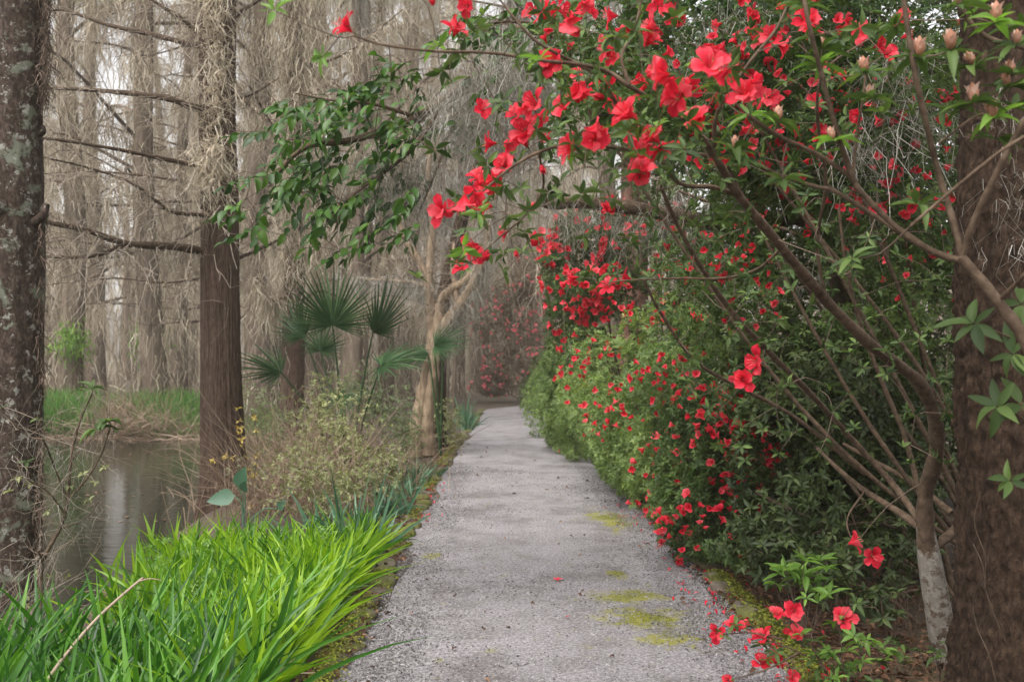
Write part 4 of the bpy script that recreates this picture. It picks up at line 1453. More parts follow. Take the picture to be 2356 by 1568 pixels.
r_, C_, A_ = shrub('azalea_shrub', 'fresh green azalea dotted with small red flowers leaning over the right path edge', 'shrub', (1.75, 9.6, .05),
                   [lobe(1490, 960, 9.4, .62, .8, .6), lobe(1425, 870, 10.2, .62, .8, .5), lobe(1555, 1070, 8.6, .5, .6, .5), lobe(1385, 1000, 10.8, .50, .8, .52), lobe(1600, 860, 8.8, .6, .7, .6), lobe(1540, 790, 9.4, .5, .6, .45), lobe(1470, 1060, 9.6, .42, .6, .4), lobe(1350, 930, 12.0, .45, .6, .5), lobe(1370, 1050, 11.0, .3, .5, .26)],
                   8000, 6, .052, M_AZ_BRIGHT, LEAVES_AZB, 260, n_tips=300, gap=-.16, gapscale=2.8)
strew_flowers(r_, C_, A_, 190, .038, FLOWERS_MID, seed=1, out=.05)
r_, C_, A_ = shrub('azalea_shrub', 'red-speckled azalea low along the gravel on the right, nearest of the hedge', 'shrub', (1.95, 7.2, .05),
                   [lobe(1620, 1080, 7.4, .42, .5, .48), lobe(1690, 980, 7.0, .5, .55, .5), lobe(1610, 1185, 7.0, .33, .45, .33), lobe(1720, 1110, 6.6, .40, .45, .45), lobe(1690, 1230, 6.4, .28, .4, .22)],
                   5200, 6, .046, M_AZ_LEAF, LEAVES_AZ, 260, n_tips=240, gap=-.15)
strew_flowers(r_, C_, A_, 240, .038, FLOWERS_MID, seed=2, out=.05, region=lambda C: -1.3 * np.clip((C[:, 0] - 1.55) * 1.2, 0, 1))
r_, C_, A_ = shrub('azalea_shrub', 'tall azalea covered in red blossom above the fresh green shrub', 'shrub', (2.1, 12.6, .05),
                   [lobe(1350, 640, 12.2, .62, .8, .62), lobe(1420, 720, 12.2, .8, .8, .6), lobe(1330, 760, 12.8, .5, .7, .7), lobe(1500, 620, 12.5, .9, .8, .8), lobe(1370, 530, 12.0, .55, .6, .42), lobe(1310, 590, 12.0, .42, .5, .45)],
                   6000, 6, .048, M_AZ_LEAF, None, 0, n_tips=260, gap=-.1)
strew_flowers(r_, C_, A_, 300, .062, FLOWERS_MID, seed=3, out=.05)
r_, C_, A_ = shrub('evergreen_shrub', 'green rounded shrub without red flowers overhanging the far right path edge', 'shrub', (1.75, 15.2, .05),
                   [lobe(1318, 930, 14.8, .55, .8, .7), lobe(1345, 840, 14.6, .65, .8, .7), lobe(1268, 950, 18.0, .5, .9, .6), lobe(1345, 1000, 13.6, .42, .6, .4), lobe(1262, 900, 20.5, .5, .9, .6), lobe(1310, 1010, 15.5, .4, .6, .35)],
                   8500, 6, .055, M_AZ_BRIGHT, None, 0, n_tips=200, gap=-.06, gapscale=3.0, clear_path=False)
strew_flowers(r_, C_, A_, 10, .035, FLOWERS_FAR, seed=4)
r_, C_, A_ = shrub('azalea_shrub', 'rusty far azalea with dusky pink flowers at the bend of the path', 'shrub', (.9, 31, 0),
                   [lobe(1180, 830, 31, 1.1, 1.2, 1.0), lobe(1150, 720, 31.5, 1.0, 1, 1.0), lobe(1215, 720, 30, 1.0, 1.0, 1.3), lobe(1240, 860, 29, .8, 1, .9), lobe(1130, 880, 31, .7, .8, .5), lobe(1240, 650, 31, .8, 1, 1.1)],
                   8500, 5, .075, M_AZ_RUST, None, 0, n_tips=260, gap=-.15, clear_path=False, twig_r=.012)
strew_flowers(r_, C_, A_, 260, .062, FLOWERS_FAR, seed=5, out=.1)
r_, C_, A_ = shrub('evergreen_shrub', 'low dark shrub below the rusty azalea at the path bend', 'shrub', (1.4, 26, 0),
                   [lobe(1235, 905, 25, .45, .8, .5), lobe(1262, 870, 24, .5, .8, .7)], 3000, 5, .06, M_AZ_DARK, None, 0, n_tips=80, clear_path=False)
# shaded inner shrubs on the right
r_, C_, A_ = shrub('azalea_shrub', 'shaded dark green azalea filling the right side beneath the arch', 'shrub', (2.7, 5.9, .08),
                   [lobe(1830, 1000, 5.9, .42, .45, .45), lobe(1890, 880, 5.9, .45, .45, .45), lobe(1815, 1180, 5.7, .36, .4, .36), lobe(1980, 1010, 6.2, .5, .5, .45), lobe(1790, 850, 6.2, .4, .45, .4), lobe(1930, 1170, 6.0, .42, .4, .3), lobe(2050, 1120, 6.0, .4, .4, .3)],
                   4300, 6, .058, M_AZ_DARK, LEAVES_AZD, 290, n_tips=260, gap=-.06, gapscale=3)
r_, C_, A_ = shrub('azalea_shrub', 'tall leafy azalea with scattered red blooms behind the bare arching stems', 'shrub', (3.3, 6.6, .08),
                   [lobe(1760, 560, 6.6, .7, .6, .55), lobe(1900, 480, 6.6, .7, .6, .6), lobe(2060, 420, 6.2, .6, .6, .6), lobe(2080, 620, 6.4, .7, .6, .7), lobe(1800, 720, 6.8, .7, .6, .5), lobe(1660, 660, 7.4, .6, .6, .5), lobe(1980, 780, 6.8, .6, .6, .5), lobe(2010, 250, 6.4, .7, .6, .5), lobe(1850, 300, 6.6, .7, .6, .5)],
                   6200, 6, .052, M_AZ_LEAF, LEAVES_AZ, 280, n_tips=420, gap=-.06, gapscale=2.6)
strew_flowers(r_, C_, A_, 170, .036, FLOWERS_MID, seed=6, out=.05, region=lambda C: -.8 * (C[:, 2] < 1.7))
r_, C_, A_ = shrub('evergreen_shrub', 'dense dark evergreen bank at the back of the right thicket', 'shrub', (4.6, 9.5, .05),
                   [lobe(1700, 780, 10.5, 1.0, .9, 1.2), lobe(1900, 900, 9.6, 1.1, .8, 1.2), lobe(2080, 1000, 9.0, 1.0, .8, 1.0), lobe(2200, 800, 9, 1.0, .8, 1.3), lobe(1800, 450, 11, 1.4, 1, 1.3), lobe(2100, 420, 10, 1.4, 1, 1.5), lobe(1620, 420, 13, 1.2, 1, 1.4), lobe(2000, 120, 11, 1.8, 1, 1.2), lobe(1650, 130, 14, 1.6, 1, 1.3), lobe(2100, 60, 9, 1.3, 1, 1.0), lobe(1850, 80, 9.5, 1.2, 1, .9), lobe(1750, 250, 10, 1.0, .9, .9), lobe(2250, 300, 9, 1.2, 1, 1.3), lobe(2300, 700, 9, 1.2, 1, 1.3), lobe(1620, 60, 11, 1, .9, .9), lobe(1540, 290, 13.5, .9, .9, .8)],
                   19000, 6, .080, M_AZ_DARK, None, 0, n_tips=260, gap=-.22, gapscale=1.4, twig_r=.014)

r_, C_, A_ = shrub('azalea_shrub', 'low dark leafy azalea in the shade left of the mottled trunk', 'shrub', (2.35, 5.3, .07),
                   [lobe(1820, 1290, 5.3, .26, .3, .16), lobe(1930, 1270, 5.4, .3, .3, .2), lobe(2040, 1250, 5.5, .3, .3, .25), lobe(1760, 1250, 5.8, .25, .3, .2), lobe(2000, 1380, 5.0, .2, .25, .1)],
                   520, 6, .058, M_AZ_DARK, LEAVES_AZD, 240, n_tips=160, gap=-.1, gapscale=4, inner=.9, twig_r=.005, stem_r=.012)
r_, C_, A_ = shrub('azalea_shrub', 'twiggy azalea crowded with red blooms just behind the flower arch, top right', 'shrub', (2.75, 5.0, .08),
                   [lobe(1400, 250, 4.5, .30, .4, .24), lobe(1540, 170, 4.6, .36, .4, .28), lobe(1700, 120, 4.6, .4, .4, .28), lobe(1840, 170, 4.7, .4, .4, .32), lobe(1660, 310, 4.8, .4, .4, .3), lobe(1930, 320, 4.8, .42, .4, .36), lobe(2080, 230, 4.7, .4, .4, .36), lobe(1800, 430, 5.0, .42, .4, .34), lobe(2050, 480, 5.0, .42, .4, .4), lobe(1560, 40, 4.7, .4, .4, .2), lobe(1950, 30, 4.7, .5, .4, .3), lobe(1330, 120, 4.6, .3, .3, .2)],
                   2600, 6, .050, M_AZ_LEAF, LEAVES_AZ, 300, n_tips=650, gap=-.12, gapscale=3.2, inner=.8, twig_r=.007, stem_r=.016)
strew_flowers(r_, C_, A_, 190, .036, FLOWERS_MID, seed=9, out=.04, region=lambda C: -.9 * (C[:, 2] < 2.2))

# olive twiggy undergrowth left of the path
M_OLIVE_GREEN = leaf_mat('grey_green_small_leaf', [(0.08, 0.11, 0.055), (0.18, 0.235, 0.115), (0.33, 0.40, 0.21)], 0.6, 0.3, 0.3)
LEAVES_OLIVE_GREEN = leaf_meshes('leaf', M_OLIVE_GREEN, 0.55, 0.2, nl=4)
for k, (lab, base, lobes, nw) in enumerate((
        ('straggly olive-leaved bush in front of the palmetto', (-1.9, 10.2, -.05), [lobe(780, 990, 10.2, .5, .5, .45), lobe(690, 1060, 10, .45, .5, .35), lobe(840, 1030, 10.4, .4, .4, .4), lobe(740, 930, 10.6, .35, .4, .4)], 900),
        ('straggly grey-green bush between the palmetto and the tan tree', (-1.35, 12.4, -.02), [lobe(870, 940, 12.4, .5, .5, .5), lobe(930, 990, 12.2, .3, .4, .4), lobe(810, 900, 12.8, .5, .4, .4)], 900),
        ('straggly olive-leaved bush low beside the blue-green strap leaves', (-1.7, 8.6, -.08), [lobe(850, 1100, 8.8, .3, .4, .3), lobe(700, 1110, 8.8, .4, .4, .3), lobe(900, 1080, 9.2, .2, .35, .25), lobe(780, 1120, 8.6, .3, .3, .3)], 620),
        ('straggly grey-green bush beside the reddish brown trunk', (-3.0, 11.6, -.2), [lobe(600, 940, 11.8, .35, .4, .35), lobe(640, 1000, 11.4, .4, .4, .4), lobe(600, 1090, 10.4, .35, .4, .25)], 520),
        ('straggly olive-leaved bush at the foot of the tan tree', (-1.1, 15.6, 0), [lobe(1030, 975, 16, .28, .6, .42), lobe(940, 1010, 14.2, .2, .4, .3)], 600))):
    gg = k % 2
    r_, C_, A_ = shrub('undergrowth_bush', lab, 'bush', base, lobes, int(nw * 1.2), 4, .040, M_OLIVE_GREEN if gg else M_OLIVE, LEAVES_OLIVE_GREEN if gg else LEAVES_OLIVE, 150, n_tips=520, gap=-.22, gapscale=3.5,
                       twigmat=M_TWIG_PALE, inner=1.0, width=.55, clear_path=False, twig_r=.006, bark=M_BARK_LIMB, stem_r=.008)

# dead canes and brown reeds
mb = MB()
n = 1900
u = RNG.normal(size=n) * 95 + 700; y = RNG.uniform(9.2, 13.0, n)
x = (u - 1178) * y / FOC
P = np.stack([x, y, ground_z(x, y)], 1)
D = unit(np.stack([RNG.normal(size=n) * .55 - .1, RNG.normal(size=n) * .4, np.ones(n)], 1))
ribbons(mb, P, D, RNG.uniform(.5, 1.6, n), RNG.uniform(.005, .011, n), 6, RNG.uniform(.0, .7, n), .10, None, RNG.uniform(.4, 1, n), 0, .3)
n = 500
u = RNG.uniform(560, 720, n); y = RNG.uniform(9.6, 11.5, n); x = (u - 1178) * y / FOC
P = np.stack([x, y, ground_z(x, y)], 1)
D = unit(np.stack([RNG.normal(size=n) * .8 - .3, RNG.normal(size=n) * .3, np.ones(n) * .8], 1))
ribbons(mb, P, D, RNG.uniform(.3, .8, n), RNG.uniform(.006, .012, n), 5, .5, .06, None, RNG.random(n) * .7, 0, .2)
tag(mb.build('dead_canes', M_REED), 'tangle of pale dead canes and brown reeds beside the second trunk', None, None, 'stuff')

# ------------------------------------------------------------------ strap-leaved grass in the left foreground
def grass(mb, n, yr, xr, Lr, Wr, lean, tint, droop=(.25, .8), segs=6, spread=.28, mask=None):
    y = RNG.uniform(*yr, n)
    x = RNG.uniform(0, 1, n)
    x = xr(y)[0] + (xr(y)[1] - xr(y)[0]) * x
    k = 0.18                                                     # tufts
    cx, cy = np.round(x / k) * k, np.round(y / k) * k
    j = 0.055 * vnoise(np.stack([cx * 7, cy * 7, 0 * cx], 1), 3)
    x, y = x * .55 + (cx + j) * .45, y * .55 + (cy - j) * .45
    P = np.stack([x, y, ground_z(x, y) - .02], 1)
    if mask is not None:
        P = P[mask(P + np.stack([RNG.normal(size=len(P)) * .22, RNG.normal(size=len(P)) * .1, np.zeros(len(P))], 1)) & (P[:, 0] < -1.0)]
    n = len(P)
    g = fbm(P * np.array((1.7, 1.7, 0)), 12, 2)
    D = np.array((0, 0, 1.0)) + RNG.normal(size=(n, 3)) * (spread, spread, 0) + np.asarray(lean) * RNG.uniform(.3, 1.3, n)[:, None]
    flow = np.stack([fbm(P * 1.1, 61, 2), fbm(P * 1.1, 62, 2), 0 * g], 1) * .22
    D = D + flow
    L = RNG.uniform(*Lr, n) * (1 + .25 * g)
    side = unit(np.cross(unit(D), rand_dir(n) * .6 + np.array((0, -1.0, .0))))
    bend = np.stack([D[:, 0], D[:, 1], 0 * g], 1) * RNG.uniform(.3, .9, n)[:, None]
    ribbons(mb, P, D, L, RNG.uniform(*Wr, n), segs, RNG.uniform(*droop, n) * .55, .015, side, np.clip(RNG.normal(size=n) * .3 + tint + .35 * g, 0, 1), 0, 0, .18, True, bend)


gl = lambda y: (shore(y) + .15, -1.0 - 0 * y)
mb = MB()
grass(mb, 3700, (3.7, 7.25), gl, (.34, .56), (.016, .036), (.06, -.03, 0), .50, spread=.27, droop=(.05, .6), mask=lambda P: 1178 + P[:, 0] * FOC / P[:, 1] > np.interp(P[:, 1], [3.7, 4.4, 5.2, 6.9, 7.3], [560, 420, 320, 400, 440]))
tag(mb.build('bright_grass', M_GRASS), 'lush bright green strap-leaved grass left of the path', None, None, 'stuff')
mb = MB()
gd = lambda y: (-.60 * y - .1, -1.08 - 0 * y)
grass(mb, 1500, (2.7, 4.7), gd, (.38, .72), (.018, .034), (.05, -.03, 0), .40, spread=.26, droop=(.05, .6), mask=lambda P: (P[:, 0] < -1.05) & (P[:, 0] > shore(P[:, 1]) - .1) & (1178 + P[:, 0] * FOC / P[:, 1] < 610))
n = 240                                                          # dead blades among the green
y = RNG.uniform(3.2, 6.8, n); x = np.maximum(shore(y) + .3, -.5 * y) + RNG.random(n) * 1.1
x = np.minimum(x, -1.1)
P = np.stack([x, y, ground_z(x, y)], 1)
ribbons(mb, P, unit(RNG.normal(size=P.shape) * (.5, .5, 0) + np.array((.1, -.1, 1.0))), RNG.uniform(.25, .5, n), RNG.uniform(.008, .016, n), 6, RNG.uniform(.3, .9, n), .03, None, RNG.random(n), 1, .1)
tag(mb.build('dark_grass', [M_GRASS_DARK, M_REED]), 'long deep green strap-leaved grass in the left foreground', None, None, 'stuff')


mb = MB()
n = 420
y = RNG.uniform(4.5, 6.6, n); x = gl(y)[0] + .4 + (gl(y)[1] - gl(y)[0] - .45) * RNG.random(n)
C = np.stack([x, y, ground_z(x, y) + RNG.uniform(.14, .36, n)], 1)
C = C[fbm(C * 1.8, 15, 2) > -.05]
Pl, D, U, Ls, w = whorls(C, unit(RNG.normal(size=C.shape) * .3 + np.array((0, -.2, 1))), 5, .035, .9)
X, Y, Z = frames(D, U)
scatter(mb, LEAF4_V, LEAF4_F, Pl, X, Y, Z, np.stack([Ls * .6, Ls, Ls], 1), RNG.random(len(Pl)))
ribbons(mb, C, unit(RNG.normal(size=C.shape) * .15 + np.array((0, 0, -1.0))), C[:, 2] - ground_z(C[:, 0], C[:, 1]), .003, 3, 0, .05, None, .3)
tag(mb.build('weeds', M_AZ_NEW), 'small round-leaved weeds growing up through the bright grass', None, None, 'stuff')


def strap_clump(label, x, y, n, L, W, mat):
    e = empty('strap_leaf_clump', (x, y, gz(x, y)), label, 'plant', 'blue-green strap-leaved clumps')
    for q in range(n):
        m_ = MB()
        p = np.array([[x + random.gauss(0, .07), y + random.gauss(0, .09), gz(x, y) - .02]])
        d = np.array([[random.gauss(0, .38), random.gauss(-.1, .3), 1.0]])
        ribbons(m_, p, d, L * random.uniform(.6, 1.15), W * random.uniform(.7, 1.2), 7, random.uniform(.1, .7), .01, unit(np.cross(unit(d), np.array([[random.gauss(0, .5), -1.0, 0]]))), random.random(), 0, 0, .15, True)
        m_.build('leaf', mat, e)


for (u, v, y, n, L, lab) in ((815, 1235, 7.1, 60, .80, 'blue-green strap-leaved clump right behind the bright grass'), (735, 1215, 7.2, 44, .76, 'blue-green strap-leaved clump left behind the bright grass'),
                             (862, 1235, 7.5, 34, .48, 'blue-green strap-leaved clump at the stones near the path, nearest of its kind'),
                             (955, 1110, 11.3, 46, .45, 'green strap-leaved clump at the foot of the tan tree'),
                             (985, 1100, 11.8, 26, .36, 'small green strap-leaved clump leaning over the stone edging'), (905, 1180, 9.0, 40, .5, 'blue-green strap-leaved clump by the stones between grass and tan tree'), (930, 1130, 10.2, 36, .42, 'small blue-green strap-leaved clump by the stones just before the tan tree'),
                             (1075, 985, 19.5, 50, .75, 'tall blue-green clump far along the left path edge'), (1062, 975, 21.5, 46, .85, 'farthest blue-green clump at the left path edge')):
    strap_clump(lab, (u - 1178) * y / FOC, y, n, L, .021 if y < 15 else .024, M_GRASS_BLUE)

# dry bent cane across the foreground
m_ = MB()
C = spline(pts([(330, 1330, 4.3), (318, 1337, 4.3), (225, 1420, 4.1), (140, 1520, 3.9), (60, 1640, 3.7), (-20, 1800, 3.5)]), 24)
tube(m_, C, np.linspace(.005, .0085, 24), 7, .8, 0, .1, 2)
tube(m_, spline(pts([(318, 1337, 4.3), (345, 1330, 4.3), (372, 1334, 4.3)]), 6), np.linspace(.004, .0015, 6), 5, .7)
tag(m_.build('dry_cane', M_REED), 'bent dry tan cane leaning across the foreground grass', 'cane')

# ------------------------------------------------------------------ big rough trunk at the right edge, with an unseen crown added overhead for shade
YR = 3.6
b0 = pt(2425, 820, YR)
bt = empty('rough_tree', (b0[0], YR, gz(b0[0], YR) - .05), 'massive dark brown rough-barked trunk at the right edge of the picture', 'tree')
P = np.array([pt(2480, 1760, YR), pt(2472, 1500, YR), pt(2458, 1150, YR), pt(2444, 820, YR), pt(2440, 500, YR), pt(2450, 100, YR), pt(2440, -400, YR), pt(2470, -1400, YR), pt(2440, -2600, YR), pt(2400, -4400, YR)])
P[0, 2] = gz(b0[0], YR) - .1
mb = MB()
trunk_mesh(mb, P, [.40, .385, .365, .36, .355, .35, .33, .30, .24, .12], 150, 300, .10, 11, 2.2, .3, .5, 5, 13, .07)
mb.build('trunk', M_BARK_DARK, bt)
for k, (a, b) in enumerate((((2230, 1130), (2320, 1500)), ((2225, 1250), (2290, 1568)))):
    u = np.linspace(a[0], b[0], 6) + RNG.normal(size=6) * 14
    v = np.linspace(a[1], b[1], 6)
    limb(bt, np.array([pt(p, q, YR - .39 + .25 * ((p - 2440) / 230) ** 4) for p, q in zip(u, v)]), .0024, .0016, M_LIMB_DARK, n=30, sides=5, name='vine', seed=k)
cr = []
for k in range(7):
    h = 4.6 + k * .75
    an = 0.6 + k * 2.2
    s = np.array((P[-1][0], YR, h))
    s[0] = np.interp(h, P[:, 2], P[:, 0])
    e = s + np.array((math.cos(an) * 3.0, math.sin(an) * 3.0, 1.3))
    cr.append(limb(bt, np.array([s, (s + e) / 2 + (0, 0, .3), e]), .09, .02, M_BARK_DARK, n=14))
cr = np.vstack(cr)
m_ = MB()
n = 17000
C = cr[RNG.integers(0, len(cr), n)] + RNG.normal(size=(n, 3)) * (.9, .9, .45)
C = C[(C[:, 2] > 4.3) & (C[:, 0] > 1.5)]
D = rand_dir(len(C)); X, Y, Z = frames(D, unit(rand_dir(len(C)) + np.array((0, 0, 1.2))))
L = RNG.uniform(.12, .22, len(C))
scatter(m_, LEAF4_V, LEAF4_F, C, X, Y, Z, np.stack([L * .45, L, L], 1), RNG.random(len(C)))
m_.build('crown', M_CAM_LEAF, bt, kind='stuff')  # out-of-view leaf mass, added and thickened to shade the right side

# ------------------------------------------------------------------ evergreen camellia tree whose limb hangs over the path
cb = pt(1985, 1250, 7.4)
ct = empty('camellia_tree', (cb[0], 7.4, gz(cb[0], 7.4)), 'evergreen tree whose glossy dark leafy limb hangs over the path', 'tree')
tk = np.array([(cb[0], 7.4, gz(cb[0], 7.4) - .05), pt(1965, 1000, 7.4), pt(1950, 750, 7.4), pt(1935, 620, 7.3), pt(1900, 450, 7.2), pt(1860, 150, 7.0), pt(1800, -150, 6.8)])
m_ = MB()
trunk_mesh(m_, tk, [.12, .11, .105, .10, .085, .07, .05], 20, 70, .08, 5, 1.5, .4, .3, 5, 44, .03)
m_.build('trunk', M_BARK_LIMB, ct)
lc = [limb(ct, [(1935, 600, 7.3), (1850, 500, 7.2), (1720, 518, 7.1), (1600, 505, 7.0), (1480, 482, 6.9), (1350, 466, 6.8), (1262, 468, 6.7), (1240, 450, 6.6)], .075, .034, M_BARK_LIMB, sides=10, seed=1),
      limb(ct, [(1820, -60, 6.9), (1650, -110, 6.5), (1450, -60, 6.1), (1250, 60, 5.8), (1080, 190, 5.6), (960, 270, 5.5), (820, 320, 5.45), (700, 340, 5.4), (620, 420, 5.4)], .06, .008, M_BARK_LIMB, sides=8, seed=2),
      limb(ct, [(1020, 230, 5.5), (960, 330, 5.4), (880, 400, 5.4), (800, 460, 5.3), (770, 530, 5.3)], .016, .005, M_BARK_LIMB, sides=6, seed=3),
      limb(ct, [(1080, 190, 5.6), (1040, 300, 5.5), (1000, 400, 5.5), (960, 500, 5.5)], .014, .005, M_BARK_LIMB, sides=6, seed=4),
      limb(ct, [(960, 270, 5.5), (860, 240, 5.4), (760, 230, 5.4), (680, 215, 5.4)], .012, .004, M_BARK_LIMB, sides=6, seed=5),
      limb(ct, [(1250, 60, 5.8), (1180, 50, 5.6), (1090, 60, 5.5)], .014, .005, M_BARK_LIMB, sides=6, seed=6),
      limb(ct, [(1860, 480, 7.2), (1800, 380, 7.0), (1700, 300, 6.9), (1600, 200, 6.9)], .04, .012, M_BARK_LIMB, sides=7, seed=7)]
nodes = np.vstack(lc[1:6])
SPRAYS = [(700, 222, 55, 22, 9), (750, 285, 80, 40, 17), (850, 215, 70, 32, 15), (930, 170, 45, 28, 9), (880, 285, 60, 40, 12), (690, 370, 60, 45, 12), (780, 365, 70, 45, 14), (640, 415, 55, 28, 8), (590, 470, 38, 18, 5),
          (590, 515, 28, 18, 4), (740, 420, 40, 45, 8), (830, 430, 60, 45, 9), (780, 505, 45, 36, 8), (850, 540, 36, 34, 6), (760, 465, 36, 36, 6), (945, 440, 50, 55, 9), (965, 505, 50, 45, 8), (1000, 290, 40, 40, 7), (900, 390, 55, 40, 8),
          (1085, 305, 45, 45, 8), (1150, 50, 75, 42, 12), (1080, 85, 45, 36, 6), (1250, 90, 65, 45, 10), (1310, 190, 55, 40, 7), (1180, 130, 60, 40, 8), (1350, 60, 60, 50, 7), (640, 300, 25, 20, 3), (960, 250, 50, 40, 8)]
tipsC, LP, LD, LU, LL = [], [], [], [], []
for (u, v, su, sv, n) in SPRAYS:
    for q in range(max(3, int(n * .85))):
        st = pt(u + random.uniform(-su, su), v + random.uniform(-sv, sv), 5.45 + random.gauss(0, .22))
        d = unit(np.array((random.gauss(-.7, .5), random.gauss(-.1, .45), random.gauss(-.35, .35))))
        ln = random.uniform(.12, .24)
        k = int(ln / .026)
        tipsC += [st, st + d * ln]
        sd = unit(np.cross(d, np.array((random.gauss(0, .3), random.gauss(0, .3), 1.0))))
        for i in range(k):
            t = (i + .5) / k
            sg = 1 if i % 2 else -1
            LP.append(st + d * ln * t + np.array((0, 0, -.04 * t * t)))
            LD.append(unit(d * .6 + sd * sg * .75 + np.array((0, 0, random.uniform(-.75, .05))) + RNG.normal(size=3) * .15) if i < k - 1 else unit(d + (0, 0, -.2)))
            LU.append(unit(np.array((0, 0, 1.0)) + RNG.normal(size=3) * .45 + np.array((0, -.4, 0))))
            LL.append(random.uniform(.060, .095))
LP, LD, LU, LL = map(np.array, (LP, LD, LU, LL))
sel = np.zeros(len(LP), bool)
sel[np.argsort(LP[:, 1] + (LP[:, 2] > 3.3) * 2)[:300]] = True
put_leaves(ct, LEAVES_CAM, LP[sel], LD[sel], LU[sel], LL[sel])
V6, F6 = leaf_grid(5, .5, .1, .2)
m_ = MB()
X, Y, Z = frames(LD[~sel], LU[~sel])
scatter(m_, V6, F6, LP[~sel], X, Y, Z, LL[~sel], RNG.uniform(.1, .9, (~sel).sum()))
# the rest of the crown, above and behind the arch
n = 1500
C = np.vstack([lc[6], tk[4:], lc[1][:12]])[RNG.integers(0, 12 + 3 + 12, n)] + RNG.normal(size=(n, 3)) * (.5, .4, .35)
C = C[C[:, 2] > 3.0]
Pl, D, U, Ls, w = whorls(C, unit(RNG.normal(size=C.shape) + np.array((0, 0, .3))), 5, .075, .8)
X, Y, Z = frames(D, U)
scatter(m_, LEAF4_V, LEAF4_F, Pl, X, Y, Z, np.stack([Ls * .48, Ls, Ls], 1), RNG.random(len(Pl)) * .8)
m_.build('foliage', M_CAM_LEAF, ct, kind='stuff')
m_ = MB()
twig_net(m_, list(nodes), np.array(tipsC), .005, .0016)
m_.build('twigs', M_TWIG, ct, kind='stuff')

# ------------------------------------------------------------------ hanging Spanish moss near the path
for k, (lab, spots_, L) in enumerate((
        ('grey beard of Spanish moss hanging left of the red flower arch', [(1150, 150, 5.0, 60), (1180, 230, 5.0, 55), (1120, 200, 5.1, 50), (1230, 200, 5.1, 45), (1060, 230, 5.2, 40), (1160, 300, 5.0, 55), (1100, 300, 5.2, 45), (1210, 130, 5.2, 45)], .22),
        ('thin grey Spanish moss trailing below the camellia limb', [(900, 420, 5.4, 45), (950, 470, 5.4, 40), (870, 350, 5.4, 40), (960, 380, 5.4, 40)], .2),
        ('grey Spanish moss hanging on the tree limb right above the path bend', [(1270, 480, 6.7, 40), (1330, 490, 6.8, 45), (1420, 500, 6.9, 40), (1530, 500, 7.0, 45), (1620, 520, 7.0, 40), (1240, 420, 6.6, 40)], .22),
        ('wisps of Spanish moss caught in the top right branches', [(1600, 60, 5.5, 50), (1760, 40, 5.5, 50), (1700, 160, 5.4, 40), (2050, 130, 4.4, 45), (2100, 250, 4.4, 45), (1980, 320, 4.4, 40)], .3),
        ('pale moss strands hanging down the big right trunk', [(2330, 400, 3.15, 22), (2340, 470, 3.15, 22), (2300, 240, 3.15, 20), (2335, 560, 3.15, 20)], .16))):
    m_ = MB()
    for (u, v, y, r) in spots_:
        moss_tuft(m_, pt(u, v, y), r * y / FOC, L, (300, 150, 110, 70, 16)[k], (.0034, .003, .0036, .0032, .0022)[k], 1.2)
    c = pt(*spots_[0][:3])
    o = m_.build('spanish_moss', M_MOSS_NEAR, origin=c, kind='stuff')
    tag(o, lab, 'moss', 'hanging Spanish moss')

